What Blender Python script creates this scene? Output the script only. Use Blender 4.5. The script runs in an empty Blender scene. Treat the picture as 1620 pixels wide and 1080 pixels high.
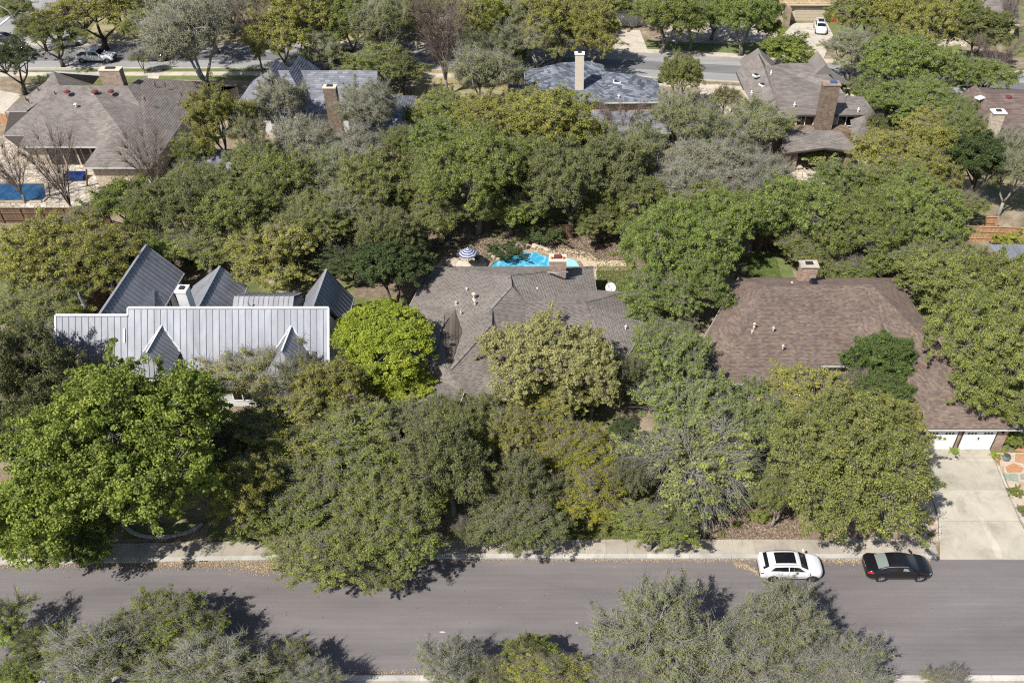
import bpy, math, random
import numpy as np
from mathutils import Vector, Matrix

# ------------------------------------------------------------------ camera, sky, sun, exposure
scene = bpy.context.scene
col = scene.collection
TH = math.radians(39.6); FPX = 1367.0; CAMH = 51.0; CX0 = 890.0
cam_data = bpy.data.cameras.new('camera')
cam = bpy.data.objects.new('camera', cam_data); col.objects.link(cam)
cam.location = (0, 0, CAMH); cam.rotation_euler = (math.radians(90) - TH, 0, 0)
cam_data.sensor_width = 36.0; cam_data.lens = FPX / 1620 * 36.0
cam_data.shift_x = (810 - CX0) / 1620.0
cam_data.clip_start = 0.5; cam_data.clip_end = 3000
scene.camera = cam

SUN_TO = Vector((-2.8, -2.9, 5.0)).normalized()
world = bpy.data.worlds.new('World'); scene.world = world; world.use_nodes = True
wn = world.node_tree; wn.nodes.clear()
wo = wn.nodes.new('ShaderNodeOutputWorld'); wb = wn.nodes.new('ShaderNodeBackground')
sky = wn.nodes.new('ShaderNodeTexSky'); sky.sky_type = 'NISHITA'; sky.sun_disc = False
sky.sun_elevation = math.asin(SUN_TO.z); sky.sun_rotation = math.atan2(SUN_TO.x, SUN_TO.y)
sky.dust_density = 1.2; sky.ozone_density = 1.0
wb.inputs['Strength'].default_value = 0.085
wn.links.new(sky.outputs[0], wb.inputs['Color']); wn.links.new(wb.outputs[0], wo.inputs['Surface'])
sd = bpy.data.lights.new('sun', 'SUN'); sd.energy = 5.0; sd.angle = math.radians(0.5); sd.color = (1.0, 0.955, 0.89)
sun = bpy.data.objects.new('sun', sd); col.objects.link(sun); sun.location = (-60, -60, 120)
sun.rotation_euler = (-SUN_TO).to_track_quat('-Z', 'Y').to_euler()
vs = scene.view_settings
vs.view_transform = 'Standard'; vs.look = 'None'; vs.exposure = 0.62; vs.gamma = 1.0; vs.use_curve_mapping = False
scene.render.engine = 'CYCLES'
scene.cycles.max_bounces = 5; scene.cycles.diffuse_bounces = 3; scene.cycles.glossy_bounces = 2
scene.cycles.transmission_bounces = 4; scene.cycles.transparent_max_bounces = 4
scene.cycles.use_denoising = False; scene.cycles.pixel_filter_type = 'BLACKMAN_HARRIS'; scene.cycles.filter_width = 1.2
scene.cycles.sample_clamp_indirect = 3.0

S_, C_ = math.sin(TH), math.cos(TH)
def W(px, py, z=0.0):
    """the point of the place at height z that the photograph shows at px, py"""
    u = (px - CX0) / FPX; v = (py - 540) / FPX
    t = (CAMH - z) / (S_ + v * C_)
    return Vector((u * t, (C_ - v * S_) * t, z))
def scale_at(y, z):
    return FPX / (y * C_ + (CAMH - z) * S_)
RND = random.Random(7)

# ------------------------------------------------------------------ objects
def tag(o, label=None, cat=None, group=None, kind=None):
    if label: o['label'] = label
    if cat: o['category'] = cat
    if group: o['group'] = group
    if kind: o['kind'] = kind
    return o
def thing(name, loc, label, cat, rz=0.0, group=None):
    o = bpy.data.objects.new(name, None); col.objects.link(o)
    o.location = loc; o.rotation_euler = (0, 0, rz); o.empty_display_size = 0.3
    return tag(o, label, cat, group)
def link(name, me, parent=None, kind=None):
    o = bpy.data.objects.new(name, me); col.objects.link(o)
    if parent is not None: o.parent = parent
    if kind: o['kind'] = kind
    return o
def origin_of(parent):
    p = parent
    v = Vector((0, 0, 0))
    while p is not None:
        v += p.location; p = p.parent
    return v
class MB:
    """collects faces; build() links them as one mesh object"""
    def __init__(self): self.v = []; self.f = []; self.t = []; self.m = []
    def add(self, vs_, fs, tint=0.5, m=0):
        n = len(self.v); self.v.extend([tuple(p) for p in vs_])
        for f in fs:
            self.f.append(tuple(i + n for i in f)); self.t.append(tint); self.m.append(m)
    def poly(self, pts, tint=0.5, m=0): self.add(pts, [tuple(range(len(pts)))], tint, m)
    def box(self, c, s, rz=0.0, tint=0.5, m=0, taper=1.0):
        cx, cy, cz = c; hx, hy, hz = s[0] / 2, s[1] / 2, s[2] / 2
        ca, sa = math.cos(rz), math.sin(rz); P = []
        for z, k in ((-hz, 1.0), (hz, taper)):
            for x, y in ((-hx, -hy), (hx, -hy), (hx, hy), (-hx, hy)):
                x *= k; y *= k
                P.append((cx + x * ca - y * sa, cy + x * sa + y * ca, cz + z))
        self.add(P, [(3, 2, 1, 0), (4, 5, 6, 7), (0, 1, 5, 4), (1, 2, 6, 5), (2, 3, 7, 6), (3, 0, 4, 7)], tint, m)
    def bar(self, p, q, w, h, tint=0.5, m=0):
        p = Vector(p); q = Vector(q); d = (q - p)
        if d.length < 1e-6: return
        d.normalize(); up = Vector((0, 0, 1))
        if abs(d.z) > .95: up = Vector((0, 1, 0))
        s = d.cross(up).normalized() * (w / 2); u = s.cross(d).normalized() * (h / 2)
        P = []
        for b in (p, q):
            P += [b - s - u, b + s - u, b + s + u, b - s + u]
        self.add(P, [(3, 2, 1, 0), (4, 5, 6, 7), (0, 1, 5, 4), (1, 2, 6, 5), (2, 3, 7, 6), (3, 0, 4, 7)], tint, m)
    def tube(self, pts, rad, n=6, tint=0.5, m=0, cap=True):
        pts = [Vector(p) for p in pts]; k = len(pts); V = []; ref = None
        for i, p in enumerate(pts):
            d = (pts[min(i + 1, k - 1)] - pts[max(i - 1, 0)])
            if d.length < 1e-9: d = Vector((0, 0, 1))
            d.normalize()
            if ref is None: ref = Vector((1, 0, 0)) if abs(d.x) < .8 else Vector((0, 1, 0))
            a = (ref - d * ref.dot(d)).normalized(); b = d.cross(a); ref = a
            r = rad[i] if hasattr(rad, '__len__') else rad
            for j in range(n):
                t = 2 * math.pi * j / n; V.append(p + a * (r * math.cos(t)) + b * (r * math.sin(t)))
        F = []
        for i in range(k - 1):
            for j in range(n):
                F.append((i * n + j, i * n + (j + 1) % n, (i + 1) * n + (j + 1) % n, (i + 1) * n + j))
        if cap: F.append(tuple(range(n - 1, -1, -1))); F.append(tuple((k - 1) * n + j for j in range(n)))
        self.add(V, F, tint, m)
    def lathe(self, c, prof, n=16, tint=0.5, m=0):
        V = []; F = []; k = len(prof)
        for r, z in prof:
            for j in range(n):
                t = 2 * math.pi * j / n; V.append((c[0] + r * math.cos(t), c[1] + r * math.sin(t), c[2] + z))
        for i in range(k - 1):
            for j in range(n):
                F.append((i * n + j, i * n + (j + 1) % n, (i + 1) * n + (j + 1) % n, (i + 1) * n + j))
        F.append(tuple(range(n - 1, -1, -1))); F.append(tuple((k - 1) * n + j for j in range(n)))
        self.add(V, F, tint, m)
    def mesh(self, name, mats, off=(0, 0, 0), smooth=False):
        me = bpy.data.meshes.new(name)
        ox, oy, oz = off
        me.from_pydata([(x - ox, y - oy, z - oz) for x, y, z in self.v], [], self.f)
        mats = mats if isinstance(mats, (list, tuple)) else [mats]
        for mm in mats: me.materials.append(mm)
        if len(mats) > 1: me.polygons.foreach_set('material_index', self.m)
        a = me.attributes.new('tint', 'FLOAT', 'FACE'); a.data.foreach_set('value', self.t)
        if smooth: me.polygons.foreach_set('use_smooth', [True] * len(self.f))
        me.update(); return me
    def build(self, name, mats, parent=None, kind=None, world=True, smooth=False):
        off = origin_of(parent) if (world and parent is not None) else (0, 0, 0)
        return link(name, self.mesh(name, mats, off, smooth), parent, kind)

# ------------------------------------------------------------------ materials
def new_mat(name):
    m = bpy.data.materials.new(name); m.use_nodes = True
    nt = m.node_tree; b = nt.nodes['Principled BSDF']
    b.inputs['Roughness'].default_value = 0.8; b.inputs['Specular IOR Level'].default_value = 0.3
    return m, nt, b
def N(nt, t, **kw):
    n = nt.nodes.new(t)
    for k, v in kw.items(): setattr(n, k, v)
    return n
def coords(nt, scale=(1, 1, 1), obj=False, rot=(0, 0, 0)):
    mp = N(nt, 'ShaderNodeMapping'); mp.inputs['Scale'].default_value = scale; mp.inputs['Rotation'].default_value = rot
    if obj:
        tc = N(nt, 'ShaderNodeTexCoord'); nt.links.new(tc.outputs['Object'], mp.inputs[0])
    else:
        g = N(nt, 'ShaderNodeNewGeometry'); nt.links.new(g.outputs['Position'], mp.inputs[0])
    return mp.outputs[0]
def noise(nt, vec, scale, detail=4, rough=0.6, dist=0.0):
    n = N(nt, 'ShaderNodeTexNoise'); n.inputs['Scale'].default_value = scale; n.inputs['Detail'].default_value = detail
    n.inputs['Roughness'].default_value = rough; n.inputs['Distortion'].default_value = dist
    nt.links.new(vec, n.inputs['Vector']); return n.outputs['Fac']
def ramp(nt, fac, stops, interp='LINEAR'):
    r = N(nt, 'ShaderNodeValToRGB'); r.color_ramp.interpolation = interp
    e = r.color_ramp.elements
    while len(e) > 1: e.remove(e[0])
    e[0].position = stops[0][0]; e[0].color = (*stops[0][1], 1)
    for p, c in stops[1:]:
        x = e.new(p); x.color = (*c, 1)
    nt.links.new(fac, r.inputs[0]); return r.outputs[0]
def mix(nt, a, b, fac, mode='MIX'):
    m = N(nt, 'ShaderNodeMix', data_type='RGBA', blend_type=mode)
    for s, v in ((m.inputs[6], a), (m.inputs[7], b)):
        if isinstance(v, tuple): s.default_value = (*v, 1)
        else: nt.links.new(v, s)
    if isinstance(fac, (int, float)): m.inputs[0].default_value = fac
    else: nt.links.new(fac, m.inputs[0])
    return m.outputs[2]
def bump(nt, b, h, strength=0.4, dist=0.02):
    n = N(nt, 'ShaderNodeBump'); n.inputs['Strength'].default_value = strength; n.inputs['Distance'].default_value = dist
    nt.links.new(h, n.inputs['Height']); nt.links.new(n.outputs[0], b.inputs['Normal'])
def attr(nt, name='tint'):
    a = N(nt, 'ShaderNodeAttribute'); a.attribute_name = name; return a.outputs['Fac']
def g3(v): return (v, v, v)

def mat_simple(name, c, rough=0.7, var=0.25, scale=3.0, spec=0.3, metal=0.0, bumps=0.0):
    m, nt, b = new_mat(name); v = coords(nt)
    f = noise(nt, v, scale, 5)
    d = tuple(x * (1 - var) for x in c); l = tuple(min(1, x * (1 + var)) for x in c)
    nt.links.new(ramp(nt, f, [(0.3, d), (0.7, l)]), b.inputs['Base Color'])
    b.inputs['Roughness'].default_value = rough; b.inputs['Specular IOR Level'].default_value = spec
    b.inputs['Metallic'].default_value = metal
    if bumps: bump(nt, b, noise(nt, v, scale * 8, 4), bumps, 0.02)
    return m

def mat_asphalt(name, c, warm=0.0):
    m, nt, b = new_mat(name); v = coords(nt)
    big = noise(nt, coords(nt, (0.25, 1.2, 1)), 0.35, 6, 0.6, 0.3)
    fine = noise(nt, v, 22, 3, 0.7)
    st = noise(nt, coords(nt, (0.06, 3.0, 1)), 1.2, 3, 0.6)
    base = ramp(nt, big, [(0.25, tuple(x * .78 for x in c)), (0.5, c), (0.75, tuple(x * 1.2 for x in c))])
    base = mix(nt, base, ramp(nt, st, [(0.35, g3(.94)), (0.65, g3(1.05))]), 1.0, 'MULTIPLY')
    base = mix(nt, base, ramp(nt, fine, [(0.2, g3(.8)), (0.5, g3(1.0)), (0.8, g3(1.22))]), 1.0, 'MULTIPLY')
    # pale scuffs and dried drips
    sc = noise(nt, coords(nt, (0.5, 3.0, 1)), .9, 7, 0.75)
    base = mix(nt, base, (0.30, 0.29, 0.27), ramp(nt, sc, [(0.71, g3(0)), (0.77, g3(.4))]))
    spots = noise(nt, v, 6.0, 2, 0.5)
    base = mix(nt, base, (0.028, 0.026, 0.025), ramp(nt, spots, [(0.775, g3(0)), (0.80, g3(.75))]))
    nt.links.new(base, b.inputs['Base Color']); b.inputs['Roughness'].default_value = 0.88
    bump(nt, b, fine, 0.35, 0.01)
    return m

def mat_concrete(name, c, stain=(0.2, 0.18, 0.15), amt=.5):
    m, nt, b = new_mat(name); v = coords(nt)
    big = noise(nt, v, 0.55, 7, 0.68, 0.4); fine = noise(nt, v, 18, 3)
    base = ramp(nt, big, [(0.28, tuple(x * .62 for x in c)), (0.48, tuple(x * .93 for x in c)), (0.7, tuple(x * 1.12 for x in c))])
    base = mix(nt, base, ramp(nt, fine, [(0.25, g3(.86)), (0.75, g3(1.1))]), 1.0, 'MULTIPLY')
    s = noise(nt, coords(nt, (1.4, .45, 1)), 0.8, 7, 0.75)
    base = mix(nt, base, stain, ramp(nt, s, [(0.55, g3(0)), (0.72, g3(amt))]))
    t = attr(nt); base = mix(nt, base, ramp(nt, t, [(0, g3(.86)), (1, g3(1.1))]), 1.0, 'MULTIPLY')
    nt.links.new(base, b.inputs['Base Color']); b.inputs['Roughness'].default_value = 0.85
    bump(nt, b, fine, 0.2, 0.01)
    return m

def mat_shingle(name, stops, spread=1.0, rough=.9):
    """per-shingle colour from the tint of each piece"""
    m, nt, b = new_mat(name); v = coords(nt)
    base = ramp(nt, attr(nt), stops)
    base = mix(nt, base, ramp(nt, noise(nt, v, 0.45, 7, 0.7, .4), [(0.3, g3(.78)), (0.7, g3(1.14))]), 1.0, 'MULTIPLY')
    base = mix(nt, base, ramp(nt, noise(nt, v, 45, 2, .7), [(0.2, g3(.7)), (0.8, g3(1.28))]), 1.0, 'MULTIPLY')
    nt.links.new(base, b.inputs['Base Color']); b.inputs['Roughness'].default_value = rough
    b.inputs['Specular IOR Level'].default_value = .2
    return m

def mat_metal_roof(name, c, rough=0.42, metal=.55):
    m, nt, b = new_mat(name); v = coords(nt)
    big = noise(nt, coords(nt, (1.5, .5, .5)), 0.7, 6, 0.65, .5)
    base = ramp(nt, big, [(0.3, tuple(x * .8 for x in c)), (0.7, tuple(min(1, x * 1.15) for x in c))])
    base = mix(nt, base, ramp(nt, attr(nt), [(0, g3(.9)), (1, g3(1.08))]), 1.0, 'MULTIPLY')
    st = noise(nt, coords(nt, (9, .8, .8)), 0.9, 5, .7)
    base = mix(nt, base, tuple(x * .55 for x in c), ramp(nt, st, [(0.56, g3(0)), (0.75, g3(.45))]))
    nt.links.new(base, b.inputs['Base Color'])
    b.inputs['Metallic'].default_value = metal; b.inputs['Roughness'].default_value = rough
    bump(nt, b, noise(nt, coords(nt, (1, .6, .6)), 1.2, 3), .25, .03)
    return m

def mat_brick(name, c1, c2, mortar=(0.33, 0.30, 0.26), scale=1.0):
    m, nt, b = new_mat(name)
    g = N(nt, 'ShaderNodeNewGeometry')
    sx = N(nt, 'ShaderNodeSeparateXYZ'); nt.links.new(g.outputs['Position'], sx.inputs[0])
    ad = N(nt, 'ShaderNodeMath', operation='ADD'); nt.links.new(sx.outputs[0], ad.inputs[0]); nt.links.new(sx.outputs[1], ad.inputs[1])
    cb = N(nt, 'ShaderNodeCombineXYZ'); nt.links.new(ad.outputs[0], cb.inputs[0]); nt.links.new(sx.outputs[2], cb.inputs[1])
    br = N(nt, 'ShaderNodeTexBrick'); nt.links.new(cb.outputs[0], br.inputs['Vector'])
    br.inputs['Scale'].default_value = scale; br.inputs['Brick Width'].default_value = 0.40; br.inputs['Row Height'].default_value = 0.13
    br.inputs['Mortar Size'].default_value = 0.012; br.inputs['Bias'].default_value = 0.0
    br.inputs['Color1'].default_value = (*c1, 1); br.inputs['Color2'].default_value = (*c2, 1); br.inputs['Mortar'].default_value = (*mortar, 1)
    base = mix(nt, br.outputs[0], ramp(nt, noise(nt, g.outputs['Position'], 3.5, 5, .7), [(0.3, g3(.65)), (0.7, g3(1.35))]), 1.0, 'MULTIPLY')
    nt.links.new(base, b.inputs['Base Color']); b.inputs['Roughness'].default_value = .9
    bump(nt, b, br.outputs['Fac'], -0.4, 0.02)
    return m

def mat_leaf():
    m, nt, b = new_mat('foliage')
    oi = N(nt, 'ShaderNodeObjectInfo')
    hsv = N(nt, 'ShaderNodeHueSaturation')
    t = attr(nt)
    mr = N(nt, 'ShaderNodeMapRange'); mr.inputs[3].default_value = 0.525; mr.inputs[4].default_value = 0.475; nt.links.new(t, mr.inputs[0])
    mv = N(nt, 'ShaderNodeMapRange'); mv.inputs[3].default_value = 0.55; mv.inputs[4].default_value = 1.75; nt.links.new(t, mv.inputs[0])
    nt.links.new(mr.outputs[0], hsv.inputs['Hue']); nt.links.new(mv.outputs[0], hsv.inputs['Value'])
    nt.links.new(oi.outputs['Color'], hsv.inputs['Color'])
    b.inputs['Roughness'].default_value = .62; b.inputs['Specular IOR Level'].default_value = .22
    br = ramp(nt, noise(nt, coords(nt), .55, 4, .65), [(0.42, g3(0)), (0.74, g3(.20))])
    leafc = mix(nt, hsv.outputs[0], (.22, .19, .11), br)
    nt.links.new(leafc, b.inputs['Base Color'])
    tr = N(nt, 'ShaderNodeBsdfTranslucent')
    tc = mix(nt, leafc, (1.0, 1.08, .5), 1.0, 'MULTIPLY'); nt.links.new(tc, tr.inputs[0])
    mx = N(nt, 'ShaderNodeMixShader'); mx.inputs[0].default_value = .32
    nt.links.new(b.outputs[0], mx.inputs[1]); nt.links.new(tr.outputs[0], mx.inputs[2])
    out = [n for n in nt.nodes if n.type == 'OUTPUT_MATERIAL'][0]; nt.links.new(mx.outputs[0], out.inputs[0])
    return m

def mat_ground():
    m, nt, b = new_mat('yard_ground'); v = coords(nt)
    a = noise(nt, v, .09, 6, .6, .6); c = noise(nt, v, .5, 7, .7); d = noise(nt, v, 7, 4, .75)
    soil = ramp(nt, c, [(0.3, (.12, .09, .06)), (0.5, (.21, .165, .115)), (0.68, (.32, .27, .20))])
    grass = ramp(nt, c, [(0.3, (.060, .078, .024)), (0.55, (.12, .13, .045)), (0.7, (.20, .18, .09))])
    base = mix(nt, soil, grass, ramp(nt, a, [(0.46, g3(0)), (0.58, g3(1))]))
    base = mix(nt, base, ramp(nt, d, [(0.3, g3(.55)), (0.7, g3(1.45))]), 1.0, 'MULTIPLY')
    nt.links.new(base, b.inputs['Base Color']); b.inputs['Roughness'].default_value = .95
    bump(nt, b, d, .6, .05)
    return m
def mat_patch(name, c1, c2, sc=1.2, fine=9):
    m, nt, b = new_mat(name); v = coords(nt)
    base = ramp(nt, noise(nt, v, sc, 6, .7, .3), [(0.3, c1), (0.7, c2)])
    d = noise(nt, v, fine, 3, .7)
    base = mix(nt, base, ramp(nt, d, [(0.3, g3(.68)), (0.7, g3(1.3))]), 1.0, 'MULTIPLY')
    nt.links.new(base, b.inputs['Base Color']); b.inputs['Roughness'].default_value = .95
    bump(nt, b, d, .5, .04); return m
def mat_flag(name, c1, c2, joint):
    """irregular flagstone paving: a cell pattern of pale stones, far away"""
    m, nt, b = new_mat(name); v = coords(nt)
    vo = N(nt, 'ShaderNodeTexVoronoi', feature='DISTANCE_TO_EDGE'); vo.inputs['Scale'].default_value = 1.6; nt.links.new(v, vo.inputs['Vector'])
    vc = N(nt, 'ShaderNodeTexVoronoi'); vc.inputs['Scale'].default_value = 1.6; nt.links.new(v, vc.inputs['Vector'])
    sp = N(nt, 'ShaderNodeSeparateColor'); nt.links.new(vc.outputs['Color'], sp.inputs[0])
    base = ramp(nt, sp.outputs[0], [(0, c1), (1, c2)])
    base = mix(nt, joint, base, ramp(nt, vo.outputs['Distance'], [(0.03, g3(0)), (0.09, g3(1))]))
    base = mix(nt, base, ramp(nt, noise(nt, v, 5, 5, .7), [(0.3, g3(.75)), (0.7, g3(1.15))]), 1.0, 'MULTIPLY')
    nt.links.new(base, b.inputs['Base Color']); b.inputs['Roughness'].default_value = .9; return m
def mat_water(name, deep, pale):
    m, nt, b = new_mat(name); v = coords(nt)
    w = noise(nt, coords(nt, (1, .6, 1)), 1.3, 4, .6, 1.2)
    base = ramp(nt, w, [(0.42, deep), (0.62, tuple((a + c) / 2 for a, c in zip(deep, pale))), (0.74, pale)])
    nt.links.new(base, b.inputs['Base Color']); b.inputs['Roughness'].default_value = .04; b.inputs['Specular IOR Level'].default_value = .5
    bump(nt, b, noise(nt, v, 4, 3), .12, .03); return m
def mat_glass(name, c=(.02, .024, .03), rough=.04):
    m, nt, b = new_mat(name); b.inputs['Base Color'].default_value = (*c, 1); b.inputs['Roughness'].default_value = rough
    b.inputs['Specular IOR Level'].default_value = .6; return m
def mat_paint(name, c, rough=.28, coat=.6, metal=0.0):
    m, nt, b = new_mat(name); v = coords(nt, obj=True)
    n_ = noise(nt, v, 1.5, 5, .7)
    nt.links.new(ramp(nt, n_, [(0.3, tuple(x * .9 for x in c)), (0.7, c)]), b.inputs['Base Color'])
    b.inputs['Roughness'].default_value = rough; b.inputs['Coat Weight'].default_value = coat; b.inputs['Coat Roughness'].default_value = .06
    b.inputs['Metallic'].default_value = metal; return m
def mat_bark(name, c):
    m, nt, b = new_mat(name); v = coords(nt)
    f = noise(nt, coords(nt, (1, 1, .4)), 6, 5, .7)
    nt.links.new(ramp(nt, f, [(0.3, tuple(x * .55 for x in c)), (0.7, tuple(x * 1.3 for x in c))]), b.inputs['Base Color'])
    b.inputs['Roughness'].default_value = .95; bump(nt, b, f, .5, .03); return m
def mat_tinted(name, stops, rough=.85):
    m, nt, b = new_mat(name)
    base = ramp(nt, attr(nt), stops)
    base = mix(nt, base, ramp(nt, noise(nt, coords(nt), 6, 5, .7), [(0.3, g3(.72)), (0.7, g3(1.25))]), 1.0, 'MULTIPLY')
    nt.links.new(base, b.inputs['Base Color']); b.inputs['Roughness'].default_value = rough; return m

M = dict(
    asphalt=mat_asphalt('asphalt', (.136, .123, .122)), asphalt_far=mat_asphalt('dark_asphalt', (.14, .137, .142)),
    asphalt_pale=mat_asphalt('pale_asphalt', (.24, .235, .23)),
    walk=mat_concrete('sidewalk_concrete', (.34, .305, .25)), kerb=mat_concrete('kerb_concrete', (.43, .41, .37), amt=.35),
    drive=mat_concrete('driveway_concrete', (.37, .34, .275), (.21, .20, .18), .55), farwalk=mat_concrete('far_concrete', (.46, .41, .34)),
    ground=mat_ground(), lawn=mat_patch('lawn_grass', (.10, .115, .035), (.17, .18, .06)), lawn2=mat_patch('green_lawn', (.085, .115, .035), (.15, .165, .065)),
    dry=mat_patch('dry_grass', (.20, .17, .085), (.32, .27, .15)), mulch=mat_patch('leaf_mulch', (.085, .062, .045), (.25, .19, .135), 1.2, 14),
    gravel=mat_patch('pink_gravel', (.36, .28, .22), (.48, .40, .33), 2, 20), deck=mat_patch('tan_pool_deck', (.34, .27, .18), (.50, .41, .29), 1.5, 8),
    flag=mat_flag('pale_flagstone', (.34, .29, .22), (.55, .50, .42), (.20, .16, .12)),
    roof_c=mat_shingle('taupe_shingle', [(0, (.112, .099, .089)), (0.3, (.140, .123, .110)), (0.6, (.172, .152, .136)), (1, (.20, .178, .159))]),
    roof_r=mat_shingle('mottled_brown_shingle', [(0, (.112, .080, .068)), (0.3, (.135, .095, .080)), (0.55, (.145, .122, .108)), (0.78, (.160, .120, .095)), (1, (.195, .153, .112))]),
    roof_gray=mat_shingle('warm_gray_shingle', [(0, (.145, .127, .115)), (1, (.20, .178, .162))]),
    roof_blue=mat_shingle('slate_blue_shingle', [(0, (.06, .071, .092)), (0.5, (.12, .137, .165)), (1, (.20, .215, .25))]),
    roof_steel=mat_shingle('blue_gray_shingle', [(0, (.12, .128, .15)), (1, (.22, .225, .25))]),
    roof_brown=mat_shingle('brown_shingle', [(0, (.11, .080, .070)), (1, (.17, .13, .115))]),
    roof_tan=mat_shingle('tan_tile', [(0, (.30, .22, .12)), (1, (.45, .34, .21))]),
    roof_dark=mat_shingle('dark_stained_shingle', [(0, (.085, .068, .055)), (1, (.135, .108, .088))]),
    metal=mat_metal_roof('galvanised_metal', (.205, .215, .243), .45, .2), metal2=mat_metal_roof('gray_metal', (.225, .23, .25), .55, .05),
    flash=mat_metal_roof('white_flashing', (.66, .67, .68), .4, .2),
    brick=mat_brick('tan_brick', (.29, .20, .15), (.20, .135, .10)), brickred=mat_brick('red_brick', (.26, .15, .11), (.35, .24, .18)),
    brickbrown=mat_brick('brown_brick', (.20, .145, .105), (.12, .088, .062), (.20, .16, .125)),
    brickpale=mat_brick('pale_brick', (.48, .40, .30), (.38, .30, .22)),
    siding=mat_simple('white_siding', (.55, .55, .54), .7, .1), stucco=mat_simple('tan_stucco', (.42, .36, .27), .85, .1),
    white=mat_simple('white_paint', (.72, .72, .70), .5, .06), cream=mat_simple('cream_paint', (.55, .48, .38), .6, .08),
    trim=mat_simple('gray_trim', (.45, .44, .42), .6, .1), dark=mat_simple('dark_paint', (.03, .03, .03), .6, .2),
    shade=mat_simple('brown_trim', (.06, .05, .043), .8, .2), iron=mat_simple('black_iron', (.02, .02, .02), .5, .2),
    glass=mat_glass('window_glass', (.008, .009, .011), .08), glasslt=mat_glass('glass_painted_reflection', (.16, .19, .18), .12),  # the pale glass has a sky reflection put into its base colour
    leaf=mat_leaf(), bark=mat_bark('gray_bark', (.20, .18, .155)), barkpale=mat_bark('pale_bark', (.25, .24, .21)), barkdark=mat_bark('dark_bark', (.085, .07, .058)),
    barkpurple=mat_bark('purple_gray_bark', (.20, .155, .135)),
    cedar=mat_tinted('cedar_fence', [(0, (.33, .185, .10)), (1, (.44, .27, .155))]), redwood=mat_tinted('red_stained_wood', [(0, (.28, .06, .02)), (1, (.40, .10, .035))]),
    brownwood=mat_tinted('weathered_brown_wood', [(0, (.085, .055, .035)), (1, (.17, .105, .065))]),
    litter=mat_tinted('fallen_leaves', [(0, (.20, .13, .075)), (0.5, (.34, .25, .15)), (1, (.46, .38, .26))]),
    darklitter=mat_tinted('dark_fallen_leaves', [(0, (.07, .048, .034)), (0.5, (.17, .125, .09)), (1, (.33, .26, .19))]),
    water=mat_water('pool_water', (.035, .28, .44), (.30, .60, .72)), water2=mat_water('deep_pool_water', (.010, .045, .10), (.03, .10, .19)),
    spa=mat_water('spa_water', (.22, .52, .66), (.36, .66, .76)), pond=mat_water('dark_pool_water', (.03, .05, .05), (.06, .09, .10)),
    coping=mat_tinted('coping_stone', [(0, (.20, .15, .10)), (1, (.42, .34, .24))]), pool_tile=mat_simple('pool_tile', (.03, .08, .14), .3, .3),
    rock=mat_tinted('limestone', [(0, (.22, .18, .14)), (1, (.46, .40, .32))]), orange=mat_tinted('rust_flagstone', [(0, (.36, .18, .085)), (.5, (.34, .25, .16)), (1, (.22, .26, .20))]),
    navy=mat_simple('navy_fabric', (.012, .035, .14), .8, .25), stripe=mat_simple('white_fabric', (.38, .40, .47), .8, .06), fabricnavy=mat_simple('navy_canopy', (.04, .05, .13), .8, .15),
    carwhite=mat_paint('white_car_paint', (.62, .63, .65)), carblack=mat_paint('black_car_paint', (.010, .009, .011), .22, .5), carblue=mat_paint('blue_car_paint', (.05, .09, .17)),
    cardark=mat_paint('dark_gray_car_paint', (.03, .034, .042)), carsilver=mat_paint('silver_car_paint', (.36, .39, .43), .3, .6, .3),
    tyre=mat_simple('tyre_rubber', (.018, .018, .018), .85, .2), rim=mat_simple('alloy_rim', (.38, .39, .40), .35, .1, metal=.7),
    rimdark=mat_simple('dark_alloy_rim', (.10, .10, .10), .35, .2, metal=.6),
    redlens=mat_paint('red_lamp_lens', (.50, .012, .012), .15), clearlens=mat_paint('clear_lamp_lens', (.42, .44, .47), .15), plastic=mat_simple('black_plastic', (.022, .022, .023), .6, .2),
    dishgray=mat_simple('dish_gray', (.46, .46, .46), .6, .1), plate=mat_simple('plate_white', (.6, .6, .6), .5, .05), yellow=mat_simple('yellow_road_paint', (.62, .40, .08), .8, .25), whiteline=mat_simple('white_road_paint', (.6, .6, .58), .8, .2),
    crimson=mat_simple('crimson_vent_paint', (.12, .032, .032), .7, .2), terracotta=mat_simple('terracotta', (.42, .17, .10), .8, .15), greenpot=mat_simple('gray_green_pot', (.12, .16, .16), .4, .3),
    steel=mat_simple('galvanised_steel', (.42, .43, .44), .45, .12, metal=.5),
)

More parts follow.
